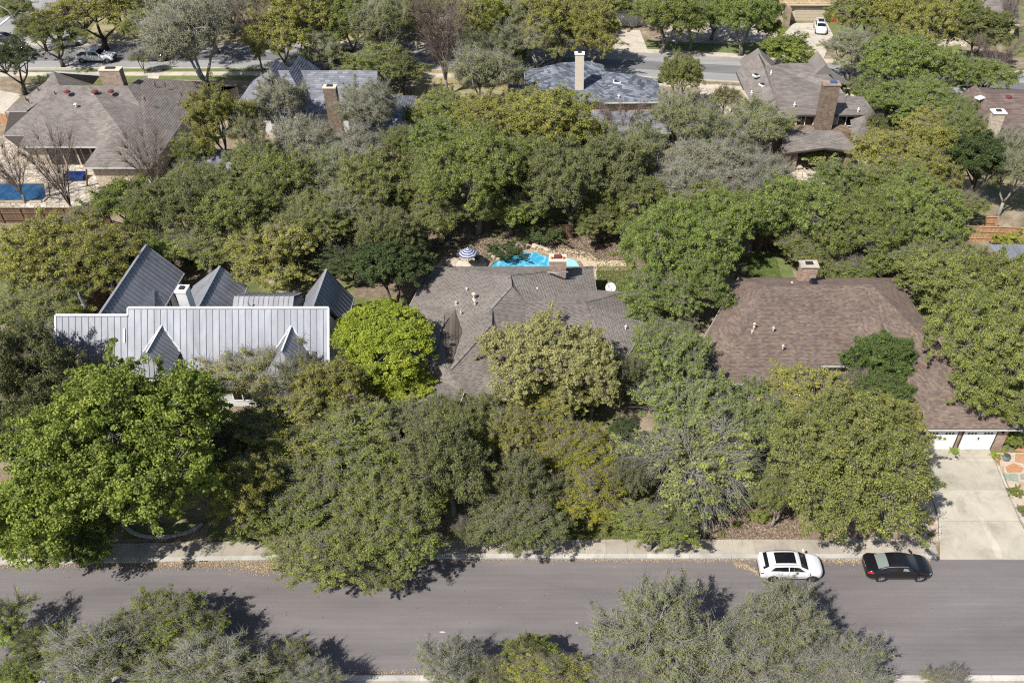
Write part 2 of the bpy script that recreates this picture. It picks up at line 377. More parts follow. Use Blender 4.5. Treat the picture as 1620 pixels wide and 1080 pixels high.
# ------------------------------------------------------------------ geometry helpers for roofs
def clip(poly, a, b):
    """keep the part of a 2D polygon on the left of a->b"""
    out = []; n = len(poly)
    def side(p): return (b[0] - a[0]) * (p[1] - a[1]) - (b[1] - a[1]) * (p[0] - a[0])
    for i in range(n):
        p, q = poly[i], poly[(i + 1) % n]; sp, sq = side(p), side(q)
        if sp >= 0: out.append(p)
        if (sp > 0) != (sq > 0) and abs(sp - sq) > 1e-12:
            t = sp / (sp - sq); out.append((p[0] + (q[0] - p[0]) * t, p[1] + (q[1] - p[1]) * t))
    return out
def ccw(poly):
    a = sum(p[0] * q[1] - q[0] * p[1] for p, q in zip(poly, poly[1:] + poly[:1]))
    return poly if a > 0 else poly[::-1]
def earcut(pts2):
    """ear clipping of a simple polygon; returns index triples"""
    idx = list(range(len(pts2)))
    a = sum(pts2[i][0] * pts2[(i + 1) % len(pts2)][1] - pts2[(i + 1) % len(pts2)][0] * pts2[i][1] for i in idx)
    if a < 0: idx.reverse()
    tri = []; guard = 0
    def cr(o, p, q): return (p[0] - o[0]) * (q[1] - o[1]) - (p[1] - o[1]) * (q[0] - o[0])
    while len(idx) > 3 and guard < 500:
        guard += 1; done = False
        for k in range(len(idx)):
            i, j, l = idx[k - 1], idx[k], idx[(k + 1) % len(idx)]
            A, B, Cc = pts2[i], pts2[j], pts2[l]
            if cr(A, B, Cc) <= 1e-9: continue
            if any(cr(A, B, pts2[m]) > 0 and cr(B, Cc, pts2[m]) > 0 and cr(Cc, A, pts2[m]) > 0 for m in idx if m not in (i, j, l)): continue
            tri.append((i, j, l)); idx.pop(k); done = True; break
        if not done: break
    if len(idx) == 3: tri.append(tuple(idx))
    return tri
def frame_of(pts):
    P = np.array([tuple(p) for p in pts]); c = P.mean(0)
    n = np.linalg.svd(P - c)[2][2]
    if n[2] < 0: n = -n
    n = Vector(n); e = Vector((0, 0, 1)).cross(n)
    if e.length < 1e-4: e = Vector((1, 0, 0))
    e.normalize(); s = n.cross(e).normalized()
    return Vector(c), e, s, n
def facet_tiles(mb, pts, tw, th, lip, tintf, lift=.012):
    """courses of shingles over one roof facet (triangulated, each shingle clipped to it)"""
    c, e, s, n = frame_of(pts)
    P2 = [((Vector(p) - c).dot(e), (Vector(p) - c).dot(s)) for p in pts]
    hgt = [(Vector(p) - c).dot(n) for p in pts]
    for tri in earcut(P2):
        T = [P2[i] for i in tri]; Hh = [hgt[i] for i in tri]
        T2 = ccw(T)
        (x0, y0), (x1, y1), (x2, y2) = T
        det = (y1 - y2) * (x0 - x2) + (x2 - x1) * (y0 - y2)
        if abs(det) < 1e-6: continue
        def h(x, y):
            l0 = ((y1 - y2) * (x - x2) + (x2 - x1) * (y - y2)) / det; l1 = ((y2 - y0) * (x - x2) + (x0 - x2) * (y - y2)) / det
            return l0 * Hh[0] + l1 * Hh[1] + (1 - l0 - l1) * Hh[2]
        xa, xb = min(x0, x1, x2), max(x0, x1, x2); ya, yb = min(y0, y1, y2), max(y0, y1, y2)
        for r in range(math.floor(ya / th), math.floor(yb / th) + 1):
            ylo, yhi = r * th, (r + 1) * th
            row = clip(clip([(x, y) for x, y in T2], (xa - 9, ylo), (xb + 9, ylo)), (xb + 9, yhi), (xa - 9, yhi))
            if len(row) < 3: continue
            rr = random.Random(r * 7919 + 13); off = rr.random() * tw
            rxa, rxb = min(p[0] for p in row), max(p[0] for p in row)
            k0 = math.floor((rxa - off) / tw)
            for k in range(k0, math.floor((rxb - off) / tw) + 1):
                xl = off + k * tw; xr = xl + tw
                q = row
                if xl > rxa: q = clip(q, (xl, yhi), (xl, ylo))
                if len(q) >= 3 and xr < rxb: q = clip(q, (xr, ylo), (xr, yhi))
                if len(q) < 3: continue
                tint = tintf(r, k)
                mb.poly([c + e * x + s * y + n * (h(x, y) + lift + lip * (yhi - y) / th) for x, y in q], tint)
def tint_mottle(seed):
    def f(r, k):
        q = random.Random((r * 92821 + k * 68917 + seed) & 0xffffff).random(); return q
    return f
def tint_pattern(r, k):
    q = random.Random((r * 92821 + k * 68917) & 0xffffff).random()
    return (0.1 if (k + (r % 2)) % 2 == 0 and q > .25 else 0.62) + q * .3
def inset(poly, d):
    P = ccw([(p[0], p[1]) for p in poly]); n = len(P); out = []
    L = []
    for i in range(n):
        a, b = P[i], P[(i + 1) % n]; dx, dy = b[0] - a[0], b[1] - a[1]; l = math.hypot(dx, dy)
        nx, ny = -dy / l, dx / l; L.append(((a[0] + nx * d, a[1] + ny * d), (dx / l, dy / l)))
    for i in range(n):
        (p, u), (q, w) = L[i - 1], L[i]; det = u[0] * w[1] - u[1] * w[0]
        if abs(det) < .05: out.append(q)
        else:
            t = ((q[0] - p[0]) * w[1] - (q[1] - p[1]) * w[0]) / det; out.append((p[0] + u[0] * t, p[1] + u[1] * t))
    return out
def prism(mb, poly, z0, z1, tint=.5, m=0, caps=True):
    P = ccw([(p[0], p[1]) for p in poly]); n = len(P)
    V = [(x, y, z0) for x, y in P] + [(x, y, z1) for x, y in P]
    F = [(i, (i + 1) % n, (i + 1) % n + n, i + n) for i in range(n)]
    if caps: F += [tuple(range(n - 1, -1, -1)), tuple(range(n, 2 * n))]
    mb.add(V, F, tint, m)

def P3(V, k):
    v = V[k] if isinstance(k, str) else k
    if isinstance(v, Vector): return v
    if len(v) == 4: return Vector(v[1:])          # ('w', x, y, z)
    return W(*v)
def build_roof(root, V, facets, eaves, mat, tile=(0.32, 0.145), lip=.02, tintf=None, trim='trim', name='roof', tinted=.35, gut=.1):
    """roof deck from its facets, shingle courses over it, fascia boards along the eaves"""
    mb = MB()
    for f in facets:
        pts = [P3(V, k) for k in f]; c, e, s, n = frame_of(pts)
        P2 = [((p - c).dot(e), (p - c).dot(s)) for p in pts]
        for t in earcut(P2): mb.poly([pts[i] for i in t], tinted)
    roof = mb.build(name, mat, root)
    sh = MB()
    for i, f in enumerate(facets):
        facet_tiles(sh, [P3(V, k) for k in f], tile[0], tile[1], lip, tintf or tint_mottle(i * 977))
    if sh.f: sh.build('shingles', mat, roof, kind='stuff')
    for a, b in eaves:
        a, b = P3(V, a), P3(V, b); g = MB()
        g.bar(a + Vector((0, 0, -.10)), b + Vector((0, 0, -.10)), gut, .19); g.build('fascia', M[trim], roof)
    return roof
def soffit(root, poly, z, mat='shade'):
    mb = MB(); prism(mb, inset(poly, .03), z - .12, z - .04); return mb.build('soffit', M[mat], root)
def walls(root, poly, z1, mat, d=.5, z0=-.05):
    mb = MB(); prism(mb, inset(poly, d) if d else poly, z0, z1); return mb.build('wall', M[mat], root)
def pipe_vent(root, px, py, z, mat='cream', h=.35, r=.06, cap=True, dark=False):
    p = W(px, py, z); mb = MB()
    mb.tube([p - Vector((0, 0, .3)), p + Vector((0, 0, h))], r, 8)
    if cap: mb.lathe(p + Vector((0, 0, h)), [(r * 1.9, 0), (r * 2.3, .05), (r * 1.1, .14)], 8)
    mb.box(p + Vector((0, 0, .01)), (r * 3.2, r * 3.2, .05))
    return mb.build('roof_vent', M[mat], root)
def window(root, p, q, h, frame='trim', glass='glass', out=(0, -1, 0), mull=1, depth=.06, name='window', z=None):
    """window between wall points p, q (bottom edge) of height h, frame proud of the wall, pane inside it"""
    p = Vector(p); q = Vector(q); o = Vector(out) * depth; U = Vector((0, 0, h)); t = .08
    fr = MB(); a = p + o * .5; b = q + o * .5; d = (q - p).normalized()
    for s, e_ in ((a, b), (a + U, b + U)): fr.bar(s, e_, depth, t)
    for k in range(mull + 2):
        s = a + (b - a) * (k / (mull + 1)); fr.bar(s + Vector((0, 0, t / 2)), s + U - Vector((0, 0, t / 2)), t, depth)
    f = fr.build(name, M[frame], root)
    g = MB(); a2 = p + o * .25 + Vector((0, 0, t / 2)); b2 = q + o * .25 + Vector((0, 0, t / 2)); U2 = Vector((0, 0, h - t))
    g.poly([a2, b2, b2 + U2, a2 + U2]); g.build('pane', M[glass], f)
    return f
def block(x0, x1, y0, y1, ze, zr, axis='x', h0=None, h1=None):
    """hip or gable roof over a rectangle; h0/h1 = hip run at each end (0 = gable). returns facets, gables, ridge"""
    if axis == 'x':
        ym = (y0 + y1) / 2; a = Vector((x0 + (h0 or 0), ym, zr)); b = Vector((x1 - (h1 or 0), ym, zr))
    else:
        xm = (x0 + x1) / 2; a = Vector((xm, y0 + (h0 or 0), zr)); b = Vector((xm, y1 - (h1 or 0), zr))
    A, B, Cc, D = Vector((x0, y0, ze)), Vector((x1, y0, ze)), Vector((x1, y1, ze)), Vector((x0, y1, ze))
    if axis == 'x':
        F = [[A, B, b, a], [Cc, D, a, b]]; E = [[D, A, a], [B, Cc, b]]
    else:
        F = [[B, Cc, b, a], [D, A, a, b]]; E = [[A, B, a], [Cc, D, b]]
    G = []
    for e, hh in zip(E, (h0, h1)):
        (F if hh else G).append(e)
    return F, G, (a, b), [A, B, Cc, D]
def chimney(root, c, s, z0, z1, mat, cap='cream', capdark=True, over=.12, hole='dark', rz=0.0, taper=None):
    mb = MB(); x, y = c
    if taper: mb.box((x, y, (z0 + z1) / 2), (s[0], s[1], z1 - z0), rz, taper=taper)
    else: mb.box((x, y, (z0 + z1) / 2), (s[0], s[1], z1 - z0), rz)
    ch = mb.build('chimney', M[mat], root)
    cp = MB(); cp.box((x, y, z1 + .06), (s[0] + over, s[1] + over, .12), rz); cp.build('chimney_cap', M[cap], ch)
    fl = MB(); fl.box((x, y, z1 + .19), (s[0] * .45, s[1] * .45, .13), rz); fl.build('flue', M[hole], ch)
    return ch

# ------------------------------------------------------------------ ground, roads, pavements
def sheet(name, pts, z, mat, kind='structure', parent=None, thick=None, tint=.5):
    P = [(p[0], p[1]) for p in pts]; mb = MB()
    if thick: prism(mb, P, z - thick, z, tint)
    else:
        P = ccw(P)
        for t in earcut(P): mb.add([(P[i][0], P[i][1], z) for i in t], [(0, 1, 2)], tint)
    o = mb.build(name, mat, parent); 
    if kind: o['kind'] = kind
    return o
def pxs(L, z=0.0): return [tuple(W(x, y, z)) for x, y in L]

g = MB(); G_ = 900
g.add([(-G_, -G_ + 60, 0), (G_, -G_ + 60, 0), (G_, G_, 0), (-G_, G_, 0)], [(0, 1, 2, 3)])
g.build('ground', M['ground'], kind='structure')

def yk(x): return 37.43 if x > -15 else 37.43 + (x + 15) * .021      # kerb line of the near street
def yb(x): return 28.55 + .0 * x                                       # kerb line on the camera side
XS = [-90, -60, -40, -28, -15, 0, 20, 45, 90]
mb = MB()
for a, b in zip(XS[:-1], XS[1:]):
    mb.add([(a, yb(a), .012), (b, yb(b), .012), (b, yk(b), .012), (a, yk(a), .012)], [(0, 1, 2, 3)])
mb.build('road', M['asphalt'], kind='structure')
DX0, DX1 = W(1487, 884).x, W(1655, 884).x      # where the driveway crosses the kerb
kerb = None
for side, f, s in (('far', yk, 1), ('near', yb, -1)):
    root = bpy.data.objects.new('kerb', None); col.objects.link(root); root['kind'] = 'structure'
    x = -60.0
    while x < 62:
        x2 = x + 3.0; xc = (x + x2) / 2
        if side == 'far' and x < DX0 - .25 < x2: x2 = DX0 - .21
        if not (side == 'far' and x2 > DX0 - .2 and x < DX1 + .2):
            mb = MB(); w = .38; y0, y1 = f(x), f(x2 - .015)
            prism(mb, [(x, y0), (x2 - .015, y1), (x2 - .015, y1 + s * w), (x, y0 + s * w)], -.05, .13, RND.random())
            mb.build('kerb_stone', M['kerb'], root)
        x = x2
for side, f, s in (('far', yk, 1), ('near', yb, -1)):
    root = bpy.data.objects.new('sidewalk', None); col.objects.link(root); root['kind'] = 'structure'
    x = -59.2
    while x < 62:
        x2 = x + 1.52
        if side == 'far' and x < DX0 - .05 < x2: x2 = DX0 - .01
        if not (side == 'far' and x2 > DX0 and x < DX1 + .1):
            mb = MB(); y0, y1 = f(x), f(x2)
            prism(mb, [(x, y0 + s * .39), (x2 - .012, y1 + s * .39), (x2 - .012, y1 + s * 1.62), (x, y0 + s * 1.62)], -.05, .126 + RND.random() * .006, RND.random())
            mb.build('slab', M['walk'], root)
        x = x2
# driveway slabs
root = bpy.data.objects.new('driveway', None); col.objects.link(root); root['kind'] = 'structure'
DR = [([(1452, 711), (1566, 711), (1570, 724), (1464, 724)], .0), ([(1464, 724.4), (1571, 724.4), (1573.5, 731), (1466, 731)], .6),
      ([(1466, 731.4), (1574, 731.4), (1591, 774), (1472, 774)], .3), ([(1472, 774.5), (1591.2, 774.5), (1613, 824), (1487, 824)], .8),
      ([(1487, 824.5), (1613.4, 824.5), (1624, 846), (1655, 884.4), (1487, 884.4)], .5)]
for L, t in DR:
    mb = MB(); P = [tuple(W(x, y, .05))[:2] for x, y in L]; prism(mb, P, -.05, .05 + t * .01, .3 + t * .7); mb.build('slab', M['drive'], root)
sheet('driveway_wear', pxs([(1548, 818), (1554, 818), (1583, 868), (1586, 884), (1577, 884), (1570, 868)], .062), .064, M['farwalk'])
for L in ([(694, 999), (700, 998), (706, 999.5), (699, 1001)], [(910, 984), (914, 983.5), (915, 986), (911, 986)]):
    sheet('road_scuff', pxs(L), .017, M['farwalk'])
# front path of the centre house and left drive apron
sheet('path', pxs([(742, 832), (754, 830), (770, 882), (738, 882)], .13), .137, M['walk'])
sheet('driveway_apron', pxs([(20, 868), (45, 838), (52, 800), (90, 800), (80, 868)], .02), .03, M['walk'])
# beds and lawns of the near plots
sheet('lawn', pxs([(325, 862), (330, 832), (430, 828), (440, 862)]), .02, M['lawn2'])
sheet('lawn', pxs([(770, 858), (780, 790), (1140, 770), (1130, 857)]), .016, M['lawn'])
sheet('lawn', pxs([(925, 470), (940, 418), (1005, 418), (1000, 470)]), .016, M['lawn'])
sheet('lawn', pxs([(1180, 460), (1188, 395), (1245, 395), (1262, 460)]), .016, M['lawn2'])
sheet('lawn', pxs([(195, 852), (200, 828), (320, 826), (318, 836), (280, 851)]), .02, M['lawn2'])
sheet('planting_bed', pxs([(1131, 857), (1128, 806), (1150, 780), (1300, 780), (1320, 857)]), .024, M['mulch'])
sheet('gravel_bed', pxs([(1425, 860), (1440, 775), (1469, 770), (1483, 822), (1485, 860)]), .03, M['gravel'])
sheet('gravel_bed', pxs([(1575, 716), (1700, 716), (1760, 872), (1650, 872), (1616, 822)]), .03, M['gravel'])
# pool decks, patios
sheet('pool_deck', pxs([(680, 436), (700, 408), (712, 394), (745, 398), (770, 412), (830, 389), (870, 391), (905, 395), (930, 399), (945, 411), (990, 413), (990, 421), (945, 421), (945, 440)]), .02, M['deck'])
sheet('patio', pxs([(-60, 345), (-60, 222), (20, 215), (60, 225), (150, 232), (165, 270), (245, 268), (245, 300), (190, 330), (100, 338)]), .02, M['flag'])
sheet('patio', pxs([(1200, 255), (1240, 232), (1370, 246), (1385, 292), (1360, 318), (1225, 300)]), .02, M['flag'])
sheet('courtyard', pxs([(1106, 180), (1108, 135), (1140, 133), (1160, 150), (1168, 195), (1110, 198)]), .02, M['flag'])
sheet('yard_earth', pxs([(560, 470), (570, 395), (640, 330), (700, 300), (760, 330), (700, 395), (690, 470)]), .012, M['mulch'])
sheet('yard_earth', pxs([(860, 400), (870, 370), (1000, 370), (1010, 412), (960, 410), (930, 397)]), .012, M['mulch'])  # earth behind the pool darkened, tree shade put into its colour
sheet('lawn', pxs([(660, 225), (655, 110), (830, 108), (820, 225)]), .010, M['dry'])
sheet('lawn', pxs([(60, 130), (60, 112), (120, 107), (400, 106), (400, 128), (250, 126)]), .014, M['lawn2'])
sheet('lawn', pxs([(130, 74), (180, -20), (640, -20), (640, 66)]), .010, M['dry'])
sheet('lawn', pxs([(1016, 83), (1012, 64), (1200, 72), (1210, 92)]), .012, M['lawn2'])
sheet('lawn', pxs([(1133, 160), (1131, 134), (1172, 136), (1172, 160)]), .012, M['lawn2'])
sheet('lawn', pxs([(1310, 66), (1310, 34), (1430, 40), (1440, 70)]), .012, M['lawn2'])
sheet('lawn', pxs([(1470, 112), (1465, 80), (1520, 70), (1530, 112)]), .012, M['lawn'])
sheet('lawn', pxs([(1600, 90), (1600, 60), (1680, 60), (1680, 95)]), .012, M['lawn'])
sheet('path', pxs([(1480, 76), (1489, 76), (1514, 104), (1504, 106)]), .02, M['farwalk'])
sheet('yard_earth', pxs([(1050, 66), (1060, 34), (1230, 40), (1230, 68), (1120, 70)]), .008, M['flag'])
sheet('yard_earth', pxs([(1480, 74), (1480, 45), (1530, 50), (1530, 74)]), .010, M['flag'])
# far street: pavement bands follow one centre line
CL = [(-120, 92), (120, 89.5), (380, 89), (620, 90), (810, 94), (1000, 102), (1200, 112), (1400, 125), (1620, 138), (1800, 152)]
CW = [W(x, y) for x, y in CL]
def band(name, o0, o1, z, mat, kind='structure', x0=None, x1=None, thick=None):
    mb = MB(); L = []
    for i, p in enumerate(CW):
        d = (CW[min(i + 1, len(CW) - 1)] - CW[max(i - 1, 0)]).normalized(); n = Vector((-d.y, d.x, 0)); L.append((p + n * o0, p + n * o1))
    for (a, b), (c, d) in zip(L[:-1], L[1:]):
        if thick: prism(mb, [a, c, d, b], z - thick, z, caps=True)
        else: mb.add([(a.x, a.y, z), (c.x, c.y, z), (d.x, d.y, z), (b.x, b.y, z)], [(0, 1, 2, 3)])
    return mb.build(name, mat, kind=kind)
band('far_road', -4.6, 4.6, .016, M['asphalt_pale'])
band('far_road_middle', -1.7, 1.5, .022, M['asphalt_far'])  # darker strip between the paler outer bands of the far road
band('far_kerb', 4.61, 4.9, .13, M['farwalk'], thick=.15); band('far_kerb', -4.9, -4.61, .13, M['farwalk'], thick=.15)
band('far_sidewalk', 4.91, 6.1, .12, M['farwalk'], thick=.15); band('far_sidewalk', -7.6, -6.3, .12, M['farwalk'], thick=.15)
# cross street at the top left corner, with its yellow line
sheet('cross_street', pxs([(-130, 112), (120, 112), (122, 82), (104, 62), (215, -60), (20, -60), (-130, 30)]), .019, M['asphalt_pale'])
sheet('road_marking', pxs([(37, 47), (43, 47), (68, 20), (62, 20)]), .027, M['yellow'])
sheet('road_marking', pxs([(88, 42), (91, 42), (108, 27), (105, 27)]), .027, M['whiteline'])
sheet('road_marking', pxs([(-10, 46), (-6, 46), (55, -2), (50, -2)]), .027, M['whiteline'])
sheet('driveway_far', pxs([(958, 82), (966, 48), (1012, 48), (1026, 83)]), .03, M['farwalk'])
sheet('driveway_far', pxs([(1232, 96), (1238, 56), (1256, 37), (1308, 37), (1318, 56), (1300, 100)]), .03, M['farwalk'])
sheet('driveway_far', pxs([(-60, 190), (-20, 140), (36, 150), (8, 178), (8, 190)]), .03, M['farwalk'])
sheet('path', pxs([(664, 0), (678, 0), (700, -20), (660, -20)]), .03, M['farwalk'])
sheet('path', pxs([(232, 126), (240, 108), (258, 108), (250, 126)]), .03, M['farwalk'])

# ------------------------------------------------------------------ CENTRE HOUSE
V = dict(a=(681, 422, 2.8), b=(938, 422, 2.8), P=(806, 436, 5.6), Q=(808, 454, 5.6), c=(943, 459, 2.8), w=(648, 483, 2.8), D1=(720, 491, 3.9),
         D2=(731, 525, 3.6), D3=(711, 586, 3.9), R=(777, 488, 5.0), S=(776, 514, 5.0), V=(791, 533, 4.3), X=(734, 620, 3.2), e1=(752, 630, 2.8),
         e2=(835, 630, 2.8), Vb=(830, 585, 3.0), T1=(830, 479, 4.7), T2=(924, 479, 4.7), T3=(990, 462, 2.8), T4=(1024, 512, 2.8), T5=(975, 590, 2.8), Vc=(835, 590, 2.8),
         K1=(701, 497, 4.15), K2=(699, 517, 4.15), D4=(698, 523, 3.9), L1=(640, 575, 2.8), L2=(634, 660, 2.8), L3=(719, 660, 2.8), k3=(690, 575, 4.0))
H = thing('house', W(800, 540, 0), 'sprawling taupe shingled house with a brick chimney in front of the kidney-shaped pool', 'house')
F = [['a', 'b', 'P'], ['a', 'w', 'D1', 'D2', 'D3', 'S', 'R', 'Q', 'P'], ['P', 'b', 'c', 'T1', 'Q'], ['T1', 'c', 'T3', 'T2'], ['T2', 'T3', 'T4', 'T5'],
     ['Q', 'R', 'V', 'Vb', 'Vc', 'T5', 'T2', 'T1'], ['S', 'D3', 'X', 'e1', 'e2', 'Vb', 'V'], ['R', 'S', 'V'],
     ['w', 'K1', 'D1'], ['w', 'L1', 'k3', 'K2', 'K1'], ['K1', 'K2', 'D4', 'D1'], ['D3', 'D4', 'K2', 'k3'], ['D3', 'k3', 'L1', 'L2', 'L3', 'X']]
r1 = build_roof(H, V, F, [('a', 'b'), ('b', 'c'), ('c', 'T3'), ('T3', 'T4'), ('T4', 'T5'), ('a', 'w'), ('e1', 'e2'), ('L2', 'L3'), ('Vc', 'T5'), ('L3', 'X')], M['roof_c'], (.33, .15), .028, tint_pattern)
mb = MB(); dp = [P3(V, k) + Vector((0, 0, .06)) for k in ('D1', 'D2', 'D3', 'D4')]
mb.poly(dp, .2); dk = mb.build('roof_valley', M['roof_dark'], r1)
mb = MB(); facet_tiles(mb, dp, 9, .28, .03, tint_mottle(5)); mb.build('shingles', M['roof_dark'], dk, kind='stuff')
mb = MB()     # ridge and hip caps
for a, b in (('a', 'P'), ('P', 'b'), ('P', 'Q'), ('Q', 'R'), ('R', 'S'), ('S', 'D3'), ('D3', 'X'), ('T1', 'T2'), ('T2', 'T3'), ('T2', 'T5'), ('Q', 'T1'), ('S', 'V'), ('w', 'D1'), ('K1', 'K2')):
    A, B = P3(V, a), P3(V, b); d = (B - A); n_ = int(d.length / .22)
    for i in range(n_):
        p = A + d * (i / n_); q = A + d * ((i + 1.05) / n_)
        mb.bar(p + Vector((0, 0, .045 + .012 * (i % 2))), q + Vector((0, 0, .035)), .26, .035, RND.choice([.15, .5, .75]))
mb.build('ridge_caps', M['roof_c'], r1, kind='stuff')
ev = [P3(V, k) for k in ('a', 'w', 'L1', 'L2', 'L3', 'X', 'e1', 'e2', 'Vc', 'T5', 'T4', 'T3', 'c', 'b')]
soffit(H, ev, 2.72); walls(H, ev, 2.62, 'brickpale', .5)
cx, cy = W(881, 424, 5.0)[:2]
ch = chimney(H, (-.45, 66.7), (1.55, 1.05), 2.4, 5.8, 'brick', 'rock' and 'cream', over=.1)
mb = MB(); mb.box((-.45, 66.7, 6.04), (.62, .5, .16)); mb.build('spark_arrestor', M['crimson'], ch)
mb = MB()
for s in (-1, 1): mb.tube([(-.45 + s * .54, 66.5, 5.9), (-.45 + s * .54, 66.5, 6.12)], .13, 8)
mb.build('flue', M['terracotta'], ch)
mb = MB(); f0 = [(-1.42, 66.06, 4.75), (-.45, 65.4, 5.05), (.5, 66.06, 4.75)]
mb.bar(f0[0], f0[1], .16, .06); mb.bar(f0[1], f0[2], .16, .06); mb.build('flashing', M['steel'], ch)
for x, y, z, h in ((739, 461, 4.3, .3), (750, 473, 4.5, .55), (751, 481, 4.5, .3), (722, 482, 4.0, .25), (729, 494, 4.2, .2), (849, 441, 4.0, .1), (850, 463, 4.1, .45), (990, 516, 3.6, .1), (964, 525, 3.4, .12), (938, 534, 3.9, .1)):
    pipe_vent(H, x, y, z, 'cream' if h > .15 else 'white', h, .055 if h < .5 else .09, cap=h > .22)

# ------------------------------------------------------------------ RIGHT HOUSE with the garage
V = dict(n1=(1168, 439, 2.8), n2=(1417, 440, 2.8), M1=(1213, 453, 5.3), M2=(1378, 450, 5.3), w1=(1110, 541, 2.8), w2=(1128, 606, 2.25), e0=(1299, 578, 2.8), s0=(1291, 606, 2.25),
         e1=(1339, 578, 2.8), G=(1515, 585, 5.3), g3=(1448, 678, 2.8), g4=(1422, 622, 2.8), g5=(1617, 678, 2.8), e6=(1560, 596, 2.8), e5=(1500, 565, 2.8))
H = thing('house', W(1340, 560, 0), 'house with a mottled brown shingle roof and two white garage doors', 'house')
F = [['n1', 'n2', 'M2', 'M1'], ['n1', 'M1', 'w1'], ['M1', 'w2', 'w1'], ['M1', 'M2', 'e1', 'e0', 's0', 'w2'], ['M2', 'G', 'g3', 'g4', 'e1'], ['n2', 'e5', 'e6', 'g5', 'G', 'M2'], ['G', 'g3', 'g5']]
r2 = build_roof(H, V, F, [('n1', 'n2'), ('w1', 'w2'), ('w2', 's0'), ('e0', 'e1'), ('e1', 'g4'), ('g4', 'g3'), ('n2', 'e5'), ('e5', 'e6'), ('e6', 'g5'), ('n1', 'w1')], M['roof_r'], (.30, .14), .02)
mb = MB(); a, b = P3(V, 'g3'), P3(V, 'g5'); mb.bar(a + Vector((-.05, -.09, -.08)), b + Vector((.05, -.09, -.08)), .10, .10); mb.build('gutter', M['trim'], r2)
ev = [Vector((12.6, 55.0, 2.8)) if k == 'w2' else Vector((21.7, 55.0, 2.8)) if k == 's0' else P3(V, k) for k in ('n1', 'w1', 'w2', 's0', 'e0', 'e1', 'g4', 'g3', 'g5', 'e6', 'e5', 'n2')]
soffit(H, ev, 2.72)
mb = MB(); prism(mb, inset(ev, .5), -.05, 2.62)
mb.build('wall', M['brickred'], H)
YW = inset(ev, .5); yw = min(p[1] for p in YW)            # face of the garage wall
for x0, x1 in ((28.72, 31.27), (31.77, 34.32)):
    mb = MB()
    mb.box(((x0 + x1) / 2, yw - .02, 2.17), (x1 - x0 + .24, .06, .12)); mb.box((x0 - .06, yw - .02, 1.06), (.12, .06, 2.1)); mb.box((x1 + .06, yw - .02, 1.06), (.12, .06, 2.1))
    door = mb.build('garage_door', M['shade'], H)
    for k in range(4):
        mb = MB(); mb.box(((x0 + x1) / 2, yw - .05, .28 + k * .525), (x1 - x0, .05, .515)); mb.build('panel', M['white'], door)
    for k in (0, 1):
        cx = x0 + (x1 - x0) * (.25 + .5 * k)
        for j in range(-1, 2):
            mb = MB(); mb.box((cx + j * .26, yw - .085, 1.86), (.17, .02, .17)); mb.build('window_insert', M['dark'], door)
    mb = MB(); cx = (x0 + x1) / 2; mb.box((cx, yw - .1, 1.3), (.05, .06, .3)); mb.box((cx, yw - .1, 1.3), (.14, .03, .08))
    mb.build('handle', M['iron'], door)
    for s in (-1, 1):
        for zz in (.5, 1.6): mb = MB(); mb.box((cx + s * (x1 - x0) * .43, yw - .083, zz - .2), (.3, .015, .03)); mb.build('strap_hinge', M['trim'], door)
for x in (28.3, 34.8):
    mb = MB(); mb.box((x, yw - .1, 2.0), (.12, .14, .26)); mb.lathe((x, yw - .1, 2.13), [(.1, 0), (.02, .12)], 6); mb.build('wall_lantern', M['iron'], H)
mb = MB(); x, y, _ = W(1279, 420, 4); ch = chimney(H, (22.7, 65.85), (1.5, .95), 2.0, 5.7, 'brickred', 'farwalk', over=.2)
x, y, z = W(1287, 449, 4.9); mb = MB(); mb.box((x, y, z + .1), (.62, .75, .3)); sv = mb.build('solar_vent', M['dark'], r2)
mb = MB(); mb.add([(x - .26, y - .33, z + .33), (x + .26, y - .33, z + .33), (x + .26, y + .33, z + .42), (x - .26, y + .33, z + .42)], [(0, 1, 2, 3)]); mb.build('solar_panel', M['glass'], sv)
for xx, yy, z, h in ((1193, 517, 4.2, .3), (1224, 519, 4.3, .2), (1239, 547, 3.9, .12), (1253, 447, 4.9, .12), (1444, 547, 4.6, .1), (1190, 524, 4.0, .1)): pipe_vent(H, xx, yy, z, 'cream', h, .06, cap=h > .25)

# ------------------------------------------------------------------ LEFT HOUSE with metal roofs
def panels(parent, pts, mat, pitch=.53, rib=.05, lift=.02, seam=None):
    """standing-seam roof: one panel per seam, each with its own upstand"""
    c, e, s, n = frame_of(pts)
    P2 = ccw([((p - c).dot(e), (p - c).dot(s)) for p in pts])
    xa, xb = min(p[0] for p in P2), max(p[0] for p in P2); k = 0; x = xa
    off = origin_of(parent)
    while x < xb - .02:
        q = clip(clip(P2, (x, 99), (x, -99)), (min(x + pitch, xb), -99), (min(x + pitch, xb), 99))
        if len(q) >= 3:
            mb = MB(); t = RND.random()
            mb.poly([c + e * u + s * w + n * (lift + .004 * (k % 2)) for u, w in q], t)
            ys = [w for u, w in q if abs(u - x) < 1e-3]
            if len(ys) >= 2 and k:
                a = c + e * x + s * min(ys) + n * (lift + rib / 2); b = c + e * x + s * max(ys) + n * (lift + rib / 2)
                mb.bar(a, b, .035, rib, 0)  # upstand tinted darkest, seam shadow put into its colour
            mb.build('roof_panel', mat, parent)
        x += pitch; k += 1
